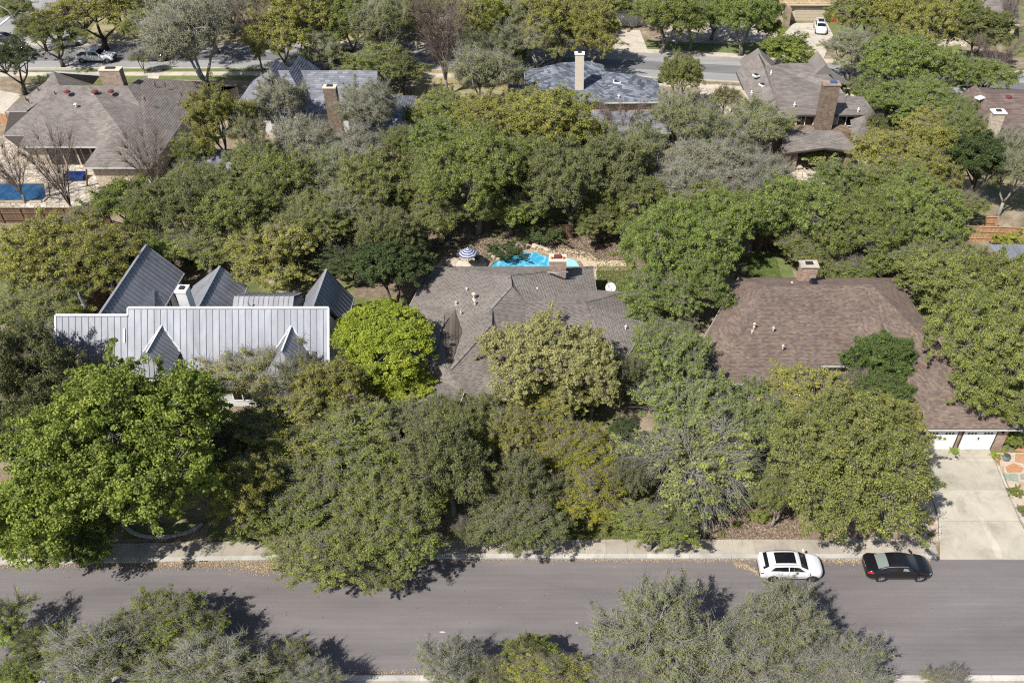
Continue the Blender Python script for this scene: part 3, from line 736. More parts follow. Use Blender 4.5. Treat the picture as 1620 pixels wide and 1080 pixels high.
def metal_roof(root, facets, mat, pitch=.53, name='roof', caps=(), capmat='metal2'):
    mb = MB()
    for f in facets:
        c, e, s, n = frame_of(f); P2 = [((p - c).dot(e), (p - c).dot(s)) for p in f]
        for t in earcut(P2): mb.poly([f[i] for i in t])
    r = mb.build(name, M[mat], root)
    for f in facets: panels(r, f, M[mat], pitch)
    for a, b, w in caps:
        mb = MB(); mb.bar(a + Vector((0, 0, .06)), b + Vector((0, 0, .06)), w, .07); mb.build('ridge_cap', M[capmat], r)
    return r
H = thing('house', (-30.5, 58, 0), 'white house with standing-seam metal roofs and two front dormers', 'house')
XL, XM, XR = -41.7, -35.75, -19.25; YF, ZE, YR, ZR = 52.5, 2.8, 56.5, 7.8
sl = (ZR - ZE) / (YR - YF); Y1 = 56.12; Z1 = ZE + (Y1 - YF) * sl
f1 = [Vector((XM, YF, ZE)), Vector((XR, YF, ZE)), Vector((XR, YR, ZR)), Vector((XM, YR, ZR))]
f0 = [Vector((XL, YF, ZE)), Vector((XM, YF, ZE)), Vector((XM, Y1, Z1)), Vector((XL, Y1, Z1))]
b1 = [Vector((XM, YR, ZR)), Vector((XR, YR, ZR)), Vector((XR, 60.6, ZE)), Vector((XM, 60.6, ZE))]
b0 = [Vector((XL, Y1, Z1)), Vector((XM, Y1, Z1)), Vector((XM, 60.2, ZE)), Vector((XL, 60.2, ZE))]
r = metal_roof(H, [f1, f0, b1, b0], 'metal', .535, caps=[(f1[3], f1[2], .26), (f0[3], f0[2], .26), (f1[1], f1[2], .14), (f0[0], f0[3], .14), (Vector((XM, Y1, Z1)), Vector((XM, YR, ZR)), .12)], capmat='flash')
mb = MB(); mb.bar((XL, YF - .1, ZE - .06), (XR, YF - .1, ZE - .06), .14, .14); mb.build('gutter', M['flash'], r)
mb = MB()
prism(mb, [(XL + .35, YF + .55), (XR - .35, YF + .55), (XR - .35, 60), (XL + .35, 60)], -.05, 3.0)
for x, zz, yy in ((XR - .35, ZR - .35, YR), (XL + .35, Z1 - .35, Y1)):
    mb.add([(x, YF + .55, 3.0), (x, 60.0, 3.0), (x, yy + .15, zz), (x, yy - .15, zz), (x - .2, YF + .55, 3.0), (x - .2, 60.0, 3.0), (x - .2, yy + .15, zz), (x - .2, yy - .15, zz)],
           [(0, 1, 2, 3), (7, 6, 5, 4), (0, 3, 7, 4), (1, 5, 6, 2)])
mb.add([(XL + .35, YF + .55, 3.0), (XR - .35, YF + .55, 3.0), (XR - .35, YF + .9, 3.3), (XL + .35, YF + .9, 3.3)], [(0, 1, 2, 3)])
mb.build('wall', M['siding'], H)
def on_front(px, py):
    lo, hi = ZE, ZR
    for _ in range(40):
        m_ = (lo + hi) / 2; p = W(px, py, m_)
        if ZE + (p.y - YF) * sl > m_: lo = m_
        else: hi = m_
    return p
for (bx, by), (fx, fy), w, dz in (((256.5, 515), (236.6, 558), 1.5, 1.7), ((461, 516), (445, 556), 1.35, 1.6)):
    B = on_front(bx, by); Fp = W(fx, fy, B.z); Fp.x = B.x; z0 = B.z - dz
    yv = YF + (z0 - ZE) / sl; hipy = Fp.y - 1.0
    Lb, Rb = Vector((B.x - w, yv, z0)), Vector((B.x + w, yv, z0)); Lf, Rf = Vector((B.x - w, hipy, z0)), Vector((B.x + w, hipy, z0))
    d = metal_roof(H, [[B, Fp, Rf, Rb], [B, Lb, Lf, Fp], [Fp, Lf, Rf]], 'metal2', .4, 'dormer', caps=[(B, Fp, .12), (Lb + Vector((0, 0, .02)), B, .16), (Rb + Vector((0, 0, .02)), B, .16)], capmat='flash')
    mb = MB(); mb.box((B.x, (hipy + .25 + yv) / 2, (z0 + ZE) / 2 - .1), (2 * w - .4, yv - hipy - .2, z0 - ZE + .1)); mb.build('dormer_wall', M['siding'], d)
    window(d, (B.x - .6, hipy + .34, ZE + .5), (B.x + .6, hipy + .34, ZE + .5), max(.5, z0 - ZE - .8), 'white')
xw = W(452, 640, 1.0).x
for k in range(3):
    window(H, (xw - 1.0 + k * 3.6 - 3.6, YF + .55, .7), (xw + .6 + k * 3.6 - 3.6, YF + .55, .7), 1.5, 'white', mull=1)
# rear wings
def gable_wing(x0, xr, x1, y0, y1, ze, zr, mat='metal2', nw=True):
    A, B = Vector((xr, y0, zr)), Vector((xr, y1, zr)); Ea, Eb = Vector((x1, y0, ze)), Vector((x1, y1, ze)); Wa, Wb = Vector((x0, y0, ze)), Vector((x0, y1, ze))
    r = metal_roof(H, [[A, Ea, Eb, B], [Wa, A, B, Wb]], mat, .53, 'wing_roof', caps=[(A, B, .22)])
    mb = MB(); i = .35
    prism(mb, [(x0 + i, y0), (x1 - i, y0), (x1 - i, y1 - i), (x0 + i, y1 - i)], -.05, ze - .02)
    mb.add([(x0 + i, y1 - i, ze - .02), (x1 - i, y1 - i, ze - .02), (xr, y1 - i, zr - .3)], [(1, 0, 2)])
    mb.build('wing_wall', M['siding'], r)
    mb = MB(); mb.bar(Ea + Vector((.06, 0, -.05)), Eb + Vector((.06, 0, -.05)), .13, .13); mb.build('gutter', M['metal2'], r)
    mb = MB(); mb.bar(Eb, B, .06, .12); mb.build('rake_board', M['metal2'], r); mb = MB(); mb.bar(Wb, B, .06, .12); mb.build('rake_board', M['metal2'], r)
    return r
w1_ = gable_wing(-41.9, -39.3, -36.65, 58.0, 68.6, 2.8, 6.0)
gable_wing(-35.0, -31.9, -29.9, 59.0, 66.4, 2.8, 5.1)
gable_wing(-24.0, -21.45, -19.5, 58.6, 64.6, 2.8, 6.0)
cr = [Vector((-29.6, 60.2, 3.1)), Vector((-24.2, 60.2, 3.1)), Vector((-24.2, 62.6, 4.5)), Vector((-29.6, 62.6, 4.5))]
cb = [cr[3], cr[2], Vector((-24.2, 65.0, 3.1)), Vector((-29.6, 65.0, 3.1))]
r = metal_roof(H, [cr, cb], 'metal2', .45, 'wing_roof')
mb = MB(); mb.box((-26.9, 62.6, 1.5), (5.2, 4.4, 3.0)); mb.build('wing_wall', M['siding'], r)
jn = [Vector((-38.6, 61.2, 5.0)), Vector((-37.6, 59.2, 3.9)), Vector((-36.3, 60.3, 3.05)), Vector((-37.6, 64.3, 3.95))]
metal_roof(H, [jn], 'metal', .45, 'valley_roof')
for k in range(3): window(H, (-36.98, 62.5 + k * 1.8, .9), (-36.98, 63.5 + k * 1.8, .9), 1.4, 'white', out=(1, 0, 0))
x, y, _ = W(326, 484, 7.2); ch = chimney(H, (-31.35, 57.6), (.85, .95), 5, 8.9, 'siding', 'white', over=.1)
for px, py, z, h in ((1041 / 3.115 + 60, 372 + 350 / 3.115, 4.2, .5), (131.5, 482, 5.5, 1.2), (198.5, 545, 5.2, .1), (501, 534.5, 5.7, .1)):
    pipe_vent(H, px, py, z, 'steel' if h > .2 else 'dark', h, .07, cap=False)
p = on_front(198, 528); mb = MB(); mb.box((p.x, p.y, p.z + .1), (.12, .9, .9 * sl + .1)); 
mb = MB(); mb.bar(on_front(197.5, 520) + Vector((0, -.04, .06)), on_front(197.5, 542) + Vector((0, -.04, .06)), .1, .07); mb.build('roof_vent', M['flash'], H)

# ------------------------------------------------------------------ FAR HOUSES
# gray-brown house at the top left
V = dict(l1=(84.5, 112.5, 5.4), l2=(160, 118, 5.2), l3=(147, 134, 3.2), l4=(10, 176, 2.8), l5=(42, 176, 2.8), l6=(72, 130, 5.0), k9=(95, 138, 5.2),
         k0=(91, 135, 5.6), k1=(139, 136, 6.2), k2=(201, 136, 6.2), k3=(223, 169, 6.1), e1=(5, 214, 2.8), e2=(28, 231.7, 2.8), e3=(154, 232, 2.8), e0=(40, 214, 2.8),
         j=(194, 210, 5.7), s1=(131, 264.8, 2.8), s2=(238, 264.8, 2.8), m1=(223.4, 123.6, 6.0), n1=(330, 130.5, 2.8), m0=(205, 135, 6.1))
def ray_to(px, py, n, d):
    u = (px - CX0) / FPX; v = (py - 540) / FPX; r = Vector((u, C_ - v * S_, -(S_ + v * C_))); o = Vector((0, 0, CAMH))
    return o + r * ((d - n.dot(o)) / n.dot(r))
nE = Vector((.45, 0, 1)); dE = .45 * -48.0 + 2.8; nS = Vector((0, -.34, 1)); dS = -.34 * 95.0 + 2.8
V['k3'] = ray_to(223, 169, nE, dE); V['j'] = ray_to(194, 210, nE, dE); V['m1'] = ray_to(223.4, 123.6, nE, dE); V['k1'] = ray_to(139, 136, nS, dS); V['k2'] = ray_to(201, 136, nS, dS); V['k0'] = ray_to(91, 135, nS, dS + .0)
print('H3', [(k, tuple(round(c, 1) for c in V[k])) for k in ('k0', 'k1', 'k2', 'k3', 'j', 'm1')])
H = thing('house', W(165, 200, 0), 'gray-brown shingled house with a broad brick chimney beside the rectangular pool', 'house')
F = [['l1', 'l2', 'l3', 'k9', 'l5', 'l4', 'l6'], ['k0', 'k1', 'e2', 'e0', 'e1'], ['k1', 'k2', 'k3', 'j', 'e3', 'e2'], ['j', 's1', 's2'], ['j', 'e3', 's1'], ['m1', 'n1', 's2', 'j', 'k3', 'k2']]
build_roof(H, V, F, [('l4', 'l5'), ('e1', 'e0'), ('e2', 'e3'), ('s1', 's2'), ('s2', 'n1'), ('l1', 'l2')], M['roof_gray'], (.6, .26), .02)
ev = [P3(V, k) for k in ('e1', 'e2', 'e3', 's1', 's2', 'n1')]; c_ = [(-47.5, 113.5, 0), (-69, 113, 0), (-71.5, 105, 0)]
walls(H, [tuple(p) for p in ev] + c_, 2.7, 'brickpale', .7); soffit(H, [tuple(p) for p in ev] + c_, 2.76)
x, y, _ = W(183, 134, 6); chimney(H, (x, y), (2.6, 1.1), 4, 8.0, 'brick', 'cream', over=.1)
for px, py in ((106.5, 147), (150.5, 147), (175.5, 146.5)):
    p = W(px, py, 6.05); mb = MB(); mb.lathe(p, [(.26, 0), (.42, .1), (.38, .24), (.1, .34)], 12); mb.build('turbine_vent', M['crimson'], H)
for px, py, z in ((87, 148, 5.8), (60, 141, 4.6), (45, 160, 3.8), (41, 157, 3.8), (68, 127, 5.0), (245, 134, 5.3), (261, 135, 5.0), (287, 150, 4.6), (285, 162, 4.4), (229, 157, 5.7)):
    pipe_vent(H, px, py, z, 'crimson', .3, .055, cap=False)
for px, py, z in ((75, 168, 4.8), (119, 165, 5.4)): pipe_vent(H, px, py, z, 'white', .12, .12, cap=False)
for k in range(4): window(H, (-62.6 + k * 1.8, 95.68, .1), (-61.2 + k * 1.8, 95.68, .1), 2.1, 'shade', mull=1)
mb = MB(); mb.tube([(-56.2, 90.4, 0), (-55.4, 90.4, 2.7)], .1, 6); mb.tube([(-58, 94.9, 0), (-58, 94.9, 2.7)], .09, 6); mb.build('post', M['brownwood'], H)

# blue-gray house behind the gray oaks
H = thing('house', (-30, 108, 0), 'blue-gray house with twin roof peaks behind pale gray oaks', 'house')
allF = []; evs = []
for args in ((-42.5, -24, 103.5, 114, 3, 6.6, 'x', 4.5, 0), (-40.5, -34.5, 104, 113.5, 3.2, 7.4, 'y', 3.5, 3), (-37.8, -31.5, 102.5, 114.5, 3.1, 7.6, 'y', 3.5, 3), (-26, -19.4, 99.8, 109, 3, 5.2, 'x', 0, 3)):
    f_, g_, r_, c_ = block(*args); allF += f_; evs.append(c_)
build_roof(H, {}, allF, [(e[0], e[1]) for e in evs] + [(e[1], e[2]) for e in evs], M['roof_steel'], (.7, .3), .02, trim='trim')
for e in evs: walls(H, [tuple(p) for p in e], 3.0, 'siding', .5)
chimney(H, (-28.6, 101.7), (1.55, 1.0), 0, 7.4, 'brickbrown', 'cream', over=.1)
window(H, (-34.6, 102.9, .8), (-33, 102.9, .8), 1.5, 'trim')

# slate blue house
V = dict(a=(830, 113, 2.8), r0=(870, 104, 5.0), r1=(885, 100, 5.4), r2=(930, 97, 5.4), r3=(955, 103, 4.8), r4=(956, 113.5, 4.4), r5=(1007, 120, 5.2), r6=(1040, 126, 4.6), s0=(830, 133, 2.8), s1=(805, 132, 2.8), s2=(800, 152, 2.8), s3=(900, 162, 2.8), s4=(955, 162, 2.8), s5=(1050, 161, 2.8), r7=(985, 116.5, 4.9))
H = thing('house', (3, 112, 0), 'house with a slate blue shingle roof and tall cream chimney', 'house')
build_roof(H, V, [['a', 's0', 's3', 's4', 'r4', 'r3', 'r2', 'r1', 'r0'], ['s1', 's2', 's3', 's0'], ['r4', 's4', 's5', 'r6', 'r5', 'r7']], [('a', 's0'), ('s4', 's5'), ('s2', 's3')], M['roof_blue'], (.62, .27), .03, trim='siding')
walls(H, [(-5, 117), (-7.5, 110.2), (-7.5, 107.9), (13.1, 107.7), (13.1, 113), (6, 116.5)], 2.75, 'brickpale', .55)
mb = MB(); mb.add([tuple(P3(V, 'a')), tuple(P3(V, 'r1')), (6, 118, 2.8), (-5, 119, 2.8)], [(0, 1, 2, 3)]); mb.add([tuple(P3(V, 'r5')), tuple(P3(V, 'r6')), (14, 113.5, 2.8), (8, 115, 2.8)], [(3, 2, 1, 0)]); mb.build('rear_slope', M['roof_blue'], H)
x, y, _ = W(916.5, 130, 4.6); chimney(H, (x, y + .3), (1.15, .8), 3.5, 8.3, 'cream', 'white', over=.16)
x, y, z = W(976, 130, 4.2); mb = MB(); mb.box((x, y, z + .05), (.95, .95, .16)); sk = mb.build('skylight', M['white'], H)
mb = MB(); mb.box((x, y, z + .14), (.75, .75, .03)); mb.build('pane', M['glass'], sk)
f_, g_, r_, c_ = block(2.0, 13.4, 99.0, 104.5, 2.7, 4.2, 'x', 2.6, 2.6)
build_roof(H, {}, f_, [(c_[0], c_[1])], M['roof_steel'], (.7, .3), .02, name='porch_roof')
walls(H, [tuple(p) for p in c_], 2.6, 'brickbrown', .5)
pipe_vent(H, 979, 152, 3.4, 'white', .15, .1, cap=False)

# big gray-brown house with the broad brick chimney
V = dict(p1=(1199.6, 84, 6.4), q1=(1211, 104, 6.6), w1=(1165, 114, 5.0), w2=(1176, 140, 4.0), w3=(1200, 182, 4.0), r1=(1220, 104, 7.3), r2=(1248, 100, 7.5), r3=(1294, 101, 7.5), d1=(1323, 132, 6.6), d2=(1339, 152, 5.6),
         m=(1331, 182, 5.0), s1=(1235, 182, 5.0), s2=(1359, 182, 5.0), t1=(1341, 153, 5.9), t2=(1365, 153, 5.9), t3=(1377, 168, 5.2),
         u1=(1345, 190, 4.6), u2=(1403, 210, 2.8), u3=(1350, 224, 2.9), u4=(1370, 182, 4.9),
         v0=(1236, 205, 4.0), v1=(1288, 206, 4.1), v2=(1330, 208, 4.0), v3=(1362, 241, 2.8), v4=(1305, 234, 3.4), v5=(1238, 243, 2.8))
H = thing('house', (32, 102, 0), 'two-storey gray-brown house with a broad brick chimney between two windows', 'house')
rr = build_roof(H, V, [['p1', 'q1', 'r1', 's1', 'w3', 'w2', 'w1'], ['r1', 'r2', 'r3', 'd1', 'd2', 'm', 's1'], ['d2', 't1', 't2', 't3', 's2', 'm'], ['v0', 'v1', 'v4', 'v5'], ['v1', 'v2', 'v3', 'v4'], ['u4', 'u2', 'u3', 'u1'], ['t3', 'u2', 'u4', 's2']],
                [('s1', 's2'), ('v5', 'v4'), ('v4', 'v3'), ('w1', 'w2'), ('q1', 'p1')], M['roof_gray'], (.6, .26), .02, trim='shade')
mb = MB(); f_, g_, r_, c_ = block(32.2, 34.4, 106.5, 111, 7.0, 8.3, 'y', 0, 0)
for f in f_: mb.poly(f)
for f in g_: mb.poly(f)
f2, g2, _, _ = block(24.5, 29.2, 112, 117, 4.6, 6.45, 'y', 2, 0)
for f in f2: mb.poly(f)
mb.poly([P3(V, 'r2'), P3(V, 'r3'), Vector((35.5, 114, 5.2)), Vector((28, 114, 5.2))])
mb.poly([P3(V, 'd1'), P3(V, 'r3'), Vector((35.5, 114, 5.2)), Vector((37.5, 108, 5.2))])
mb.build('rear_slope', M['roof_gray'], rr)
mb = MB(); prism(mb, [(27.9, 99.7), (36.2, 99.7), (36.0, 106), (34, 110), (28.5, 110)], -.05, 4.9); prism(mb, [(24.3, 104.5), (27.8, 101), (27.8, 110.5), (23.6, 109.4)], -.05, 3.7); mb.build('wall', M['stucco'], H)
mb = MB(); prism(mb, [(35.2, 97.4), (39.6, 99.3), (38, 104), (36, 104)], -.05, 2.8); prism(mb, [(26.4, 97.8), (35.2, 97.8), (35.2, 99.6), (26.4, 99.6)], -.05, 3.4); mb.build('porch_wall', M['brickbrown'], H)
for x0, x1 in ((28.9, 31.0), (34.0, 36.0)): window(H, (x0, 99.66, 3.25), (x1, 99.66, 3.25), 1.45, 'white', mull=1, depth=.1)
mb = MB(); mb.box((31.95, 98.7, 4.5), (1.95, 1.15, 9.1)); chm = mb.build('chimney', M['brickbrown'], H)
mb = MB(); mb.box((31.95, 98.7, 9.13), (2.1, 1.3, .16)); mb.build('chimney_cap', M['brick'], chm)
mb = MB(); mb.box((32.2, 98.7, 9.3), (.8, .5, .2)); mb.build('flue_cover', M['carblue'], chm)
for px, py, z in ((1196, 121, 5.6), (1206, 136, 5.2)):
    p = W(px, py, z); mb = MB(); mb.box(p + Vector((0, 0, .12)), (.62, .85, .2), .5); sk = mb.build('skylight', M['white'], rr)
    mb = MB(); mb.box(p + Vector((0, 0, .24)), (.46, .68, .06), .5); mb.build('pane', M['glass'], sk)
for px, py, z in ((1257, 166, 5.7), (1220, 115, 6.9), (1358, 174, 5.4), (1384, 195, 4.2), (1189, 147, 4.9)): pipe_vent(rr, px, py, z, 'white', .3, .08, cap=False)
for x0, x1 in ((26.6, 29.4), (33.4, 35.2)):
    mb = MB(); mb.box(((x0 + x1) / 2, 94.3, 1.35), (.45, .45, 2.7)); mb.build('porch_column', M['brick'], H)
p = W(1240, 262, 0); mb = MB(); mb.box((p.x, p.y, 1.3), (1.6, .8, 2.6)); ob = mb.build('outdoor_fireplace', M['brick'], H)

# brown house at the right edge
V = dict(a=(1542, 135, 6.0), b=(1560, 149, 6.0), c=(1660, 147, 6.0), d=(1513, 154, 4.2), e=(1536, 200, 2.8), f=(1573, 232, 2.8), g=(1700, 232, 2.8))
H = thing('house', (56, 100, 0), 'brown shingled house with a white brick chimney near the right edge', 'house')
rb = build_roof(H, V, [['a', 'd', 'e', 'f', 'b'], ['b', 'f', 'g', 'c']], [('f', 'g'), ('e', 'f')], M['roof_brown'], (.6, .26), .02, trim='shade')
mb = MB(); mb.poly([P3(V, 'a'), P3(V, 'b'), P3(V, 'c'), Vector((62, 110, 3.5)), Vector((53, 111, 3.5))]); mb.build('rear_slope', M['roof_brown'], rb)
walls(H, [(50, 103), (52.5, 95.7), (64, 95.7), (64, 108), (51.5, 108)], 3.0, 'brickpale', .7)
x, y, _ = W(1563, 222, 3.5); chimney(H, (x, y - .2), (1.35, 1.0), 0, 7.2, 'brickpale', 'white', over=.25)
p = W(1550, 156, 5.6); mb = MB(); mb.box(p + Vector((0, 0, .1)), (1.0, .8, .16), .5); mb.build('skylight', M['white'], rb)
p = W(1595, 156, 5.6); mb = MB(); mb.lathe(p, [(.25, 0), (.4, .12), (.38, .3), (.1, .4)], 10); mb.build('turbine_vent', M['crimson'], rb)

# houses along the top edge
V = dict(a=(1503, -14, 5.6), b=(1568, -14, 5.6), c=(1613, 39, 2.8), d=(1527, 34, 2.8))
H = thing('house', (67, 140, 0), 'gray shingled house in the top right corner with a stone wall', 'house')
build_roof(H, V, [['a', 'd', 'c', 'b']], [('d', 'c')], M['roof_gray'], (.8, .35), .02)
walls(H, [(63.5, 137.6), (71.9, 136.2), (76, 150), (60, 152)], 2.7, 'brickpale', .5)
mb = MB(); mb.poly([P3(V, 'b'), P3(V, 'c'), Vector((77, 150, 2.8)), Vector((72, 152, 5.6))]); mb.build('rear_slope', M['roof_gray'], H)
H = thing('house', (40, 148, 0), 'tan house with a two-car garage door facing the parked white SUV', 'house')
f_, g_, r_, c_ = block(34.2, 45.3, 145.4, 156, 2.9, 5.2, 'x', 0, 0)
build_roof(H, {}, f_, [(c_[0], c_[1])], M['roof_tan'], (.4, .4), .05, tint_mottle(3), trim='cream')
mb = MB(); prism(mb, [(34.8, 146), (44.8, 146), (44.8, 155.5), (34.8, 155.5)], -.05, 2.85); mb.build('wall', M['stucco'], H)
mb = MB(); mb.box((41.2, 145.96, 1.1), (5.2, .06, 2.2)); dr = mb.build('garage_door_frame', M['cream'], H)
for k in range(4): 
    mb = MB(); mb.box((41.2, 145.9, .28 + k * .53), (5.0, .06, .5)); mb.build('door_panel', M['stucco'], dr)
mb = MB(); mb.box((37.2, 144.6, 1.4), (.6, 2.4, 2.8)); mb.build('entry_pier', M['brick'], H)
mb = MB(); mb.box((34.9, 144.2, 1.0), (1.2, 1.5, 2)); mb.build('entry_pier', M['brick'], H)
H = thing('house', (13, 144, 0), 'pale house with a white garage door mostly hidden by trees', 'house')
p = W(990, 45, 0); f_, g_, r_, c_ = block(p.x - 6, p.x + 5, p.y + .6, p.y + 11, 2.8, 5.2, 'x', 2, 2)
build_roof(H, {}, f_, [(c_[0], c_[1])], M['roof_brown'], (.8, .35), .02)
mb = MB(); prism(mb, [(p.x - 5.4, p.y + 1.1), (p.x + 4.4, p.y + 1.1), (p.x + 4.4, p.y + 10), (p.x - 5.4, p.y + 10)], -.05, 2.75); mb.build('wall', M['siding'], H)
mb = MB(); mb.box((p.x - .3, p.y + 1.05, 1.05), (4.4, .08, 2.1)); mb.build('garage_door', M['white'], H)
H = thing('house', (-47, 150, 0), 'tan brick house behind the leaning trunk at the top left', 'house')
f_, g_, r_, c_ = block(-64, -40, 150, 162, 2.8, 5.5, 'x', 4, 4)
build_roof(H, {}, f_, [(c_[0], c_[1])], M['roof_gray'], (.9, .4), .02)
mb = MB(); prism(mb, [(-63.4, 150.6), (-40.6, 150.6), (-40.6, 161), (-63.4, 161)], -.05, 2.75); mb.build('wall', M['stucco'], H)
H = thing('house', (-10, 152, 0), 'gray roofed house hidden behind the trees along the top edge', 'house')
f_, g_, r_, c_ = block(-24, 4, 153, 165, 2.8, 5.5, 'x', 4, 4)
build_roof(H, {}, f_, [(c_[0], c_[1])], M['roof_brown'], (.9, .4), .02)
mb = MB(); prism(mb, [(-23.4, 153.6), (3.4, 153.6), (3.4, 164), (-23.4, 164)], -.05, 2.75); mb.build('wall', M['brickpale'], H)
# gray metal shed roof by the cedar fence
H = thing('patio_cover', (46, 71.5, 0), 'gray corrugated metal patio cover beside the orange cedar fence', 'patio cover')
a = [W(1558, 387, 2.7), W(1650, 387, 2.7), W(1650, 414, 2.5), W(1598, 414, 2.5)]
metal_roof(H, [a], 'metal', .45, 'roof')
for x in (44.3, 50): 
    mb = MB(); mb.box((x, 72.5, 1.2), (.15, .15, 2.4)); mb.build('post', M['white'], H)
H = thing('pergola', (10.5, 91, 0), 'small white slatted pergola between the gray trees', 'pergola')
p0 = W(1026, 236, 2.2)
for i in range(9):
    mb = MB(); mb.box((p0.x - 1.0 + i * .25, p0.y, 2.35), (.07, 3.0, .12)); mb.build('slat', M['white'], H)
for sx in (-1, 1):
    for sy in (-1, 1):
        mb = MB(); mb.box((p0.x + sx, p0.y + sy * 1.3, 1.14), (.12, .12, 2.28)); mb.build('post', M['white'], H)
H = thing('patio_cover', W(355, 265, 0), 'small gray shingled patio cover under the trees left of centre', 'patio cover')
f_, g_, r_, c_ = block(W(355, 245, 2.5).x - 3.2, W(355, 245, 2.5).x + 3.2, W(355, 268, 2.5).y, W(355, 235, 2.5).y, 2.4, 3.6, 'x', 0, 0)
build_roof(H, {}, f_, [(c_[0], c_[1])], M['roof_steel'], (.6, .28), .02)
for q in c_:
    mb = MB(); mb.box((q.x * .97 + c_[0].x * .015 + c_[1].x * .015, q.y, 1.2), (.14, .14, 2.4)); mb.build('post', M['white'], H)

# ------------------------------------------------------------------ trees
def npmesh(name, V, F, mat, tint, smooth=False):
    """V (n,3), F (m,k) arrays -> mesh, quickly"""
    me = bpy.data.meshes.new(name); m, k = F.shape
    me.vertices.add(len(V)); me.vertices.foreach_set('co', V.astype(np.float32).ravel())
    me.loops.add(m * k); me.loops.foreach_set('vertex_index', F.astype(np.int32).ravel())
    me.polygons.add(m); me.polygons.foreach_set('loop_start', np.arange(0, m * k, k, dtype=np.int32))
    try: me.polygons.foreach_set('loop_total', np.full(m, k, dtype=np.int32))
    except Exception: pass
    me.materials.append(mat)
    a = me.attributes.new('tint', 'FLOAT', 'FACE'); a.data.foreach_set('value', tint.astype(np.float32))
    me.update(calc_edges=True); return me
def unit(a): return a / np.maximum(np.linalg.norm(a, axis=1, keepdims=True), 1e-9)
def leaves_at(rng, C, D, ln, wd, tint, droop=.0):
    """diamond leaves (sprigs) centred at C, facing roughly D"""
    n = len(C); nrm = unit(D * .55 + rng.normal(size=(n, 3)) * .75 + np.array([0, 0, .3]))
    a = unit(np.cross(nrm, rng.normal(size=(n, 3)))); b = np.cross(nrm, a)
    s = rng.uniform(.65, 1.35, (n, 1)); a = a * s * ln / 2; b = b * s * wd / 2
    k = rng.uniform(-.12, .22, (n, 1)) * ln
    V = np.stack([C - a, C + b + nrm * k, C + a, C - b + nrm * k], 1).reshape(-1, 3)
    return V, np.arange(4 * n).reshape(n, 4), tint
def lobes_for(rng, R0, Z0, B0, k, rf, flat=.8):
    L = []
    for i in range(k):
        d = (R0 * (1 - rf)) * math.sqrt((i + .4) / k) * rng.uniform(.74, 1.24); th = i * 2.399963 + rng.uniform(-.45, .45)
        r = R0 * rf * rng.uniform(.58, 1.25)
        z = Z0 + (B0 - r * flat) * (math.cos(min(1, d / R0) * math.pi / 2) * 1.25 - .35) + rng.uniform(-.55, .45) * R0 * .24
        L.append((d * math.cos(th), d * math.sin(th), z, r))
    return np.array(L)
def crown(rng, L, npuff, pr, nl, ln, wd, flat=.8, low=-.55, inner=.22, jitter=.12, open_=0.0, gaps=.85):
    w = L[:, 3] ** 2; w = w / w.sum(); C = []; D = []
    ph = rng.uniform(0, 6.28, (3, 3)); kk = rng.uniform(2.2, 3.9, (3, 3)) / (.55 + pr)
    def holes(p): return sum(math.sin(p[0] * kk[i, 0] + ph[i, 0]) * math.sin(p[1] * kk[i, 1] + ph[i, 1]) * math.sin(p[2] * kk[i, 2] + ph[i, 2]) for i in range(3))
    while len(C) < npuff:
        i = rng.choice(len(L), p=w); d = rng.normal(size=3); d /= np.linalg.norm(d)
        if d[2] < low: continue
        rr = (rng.uniform(.35, .8) if rng.random() < inner else rng.uniform(.86, 1.0)) + rng.normal() * jitter * .5
        if rng.random() < .09: rr *= rng.uniform(1.08, 1.3)
        p = L[i, :3] + d * L[i, 3] * rr * np.array([1, 1, flat])
        if gaps and holes(p) < -.10 and rng.random() < gaps: continue
        q = (L[:, :3] - p) / np.array([1, 1, flat]); dist = np.sqrt((q ** 2).sum(1)) / L[:, 3]; dist[i] = 9
        if dist.min() < .70 and rng.random() < .85: continue
        C.append(p); D.append(d)
    if gaps:                                     # sprays: short strings of tufts running out past the crown
        for _ in range(int(npuff * .11)):
            i = rng.integers(npuff); d = D[i] + rng.normal(size=3) * .45 + np.array([0, 0, .12]); d /= np.linalg.norm(d); c = C[i]
            for q in range(1, 4):
                d = d + rng.normal(size=3) * .2; d /= np.linalg.norm(d); c = c + d * pr * rng.uniform(.7, 1.05); C.append(c); D.append(d)
    C = np.array(C); D = np.array(D)
    rad = pr * (.38 + 1.15 * rng.random(len(C)) ** 1.6); rad[npuff:] *= .75; cnt = nl
    d = unit(rng.normal(size=(len(C) * cnt, 3))); base = np.repeat(C, cnt, 0); rr = np.repeat(rad, cnt)[:, None] * (rng.random((len(C) * cnt, 1)) ** .45)
    P = base + d * rr * np.array([1, 1, .62])
    Dn = unit(d * .6 + np.repeat(D, cnt, 0) * .5)
    pt = np.repeat(np.clip(rng.normal(.5, .20, len(C)), 0, 1), cnt)
    t = np.clip(pt * .62 + rng.random(len(P)) * .38, 0, 1)
    if open_:
        keep = rng.random(len(P)) > open_; P, Dn, t = P[keep], Dn[keep], t[keep]
    V, F, T = leaves_at(rng, P, Dn, ln, wd, t)
    return V, F, T, C, D
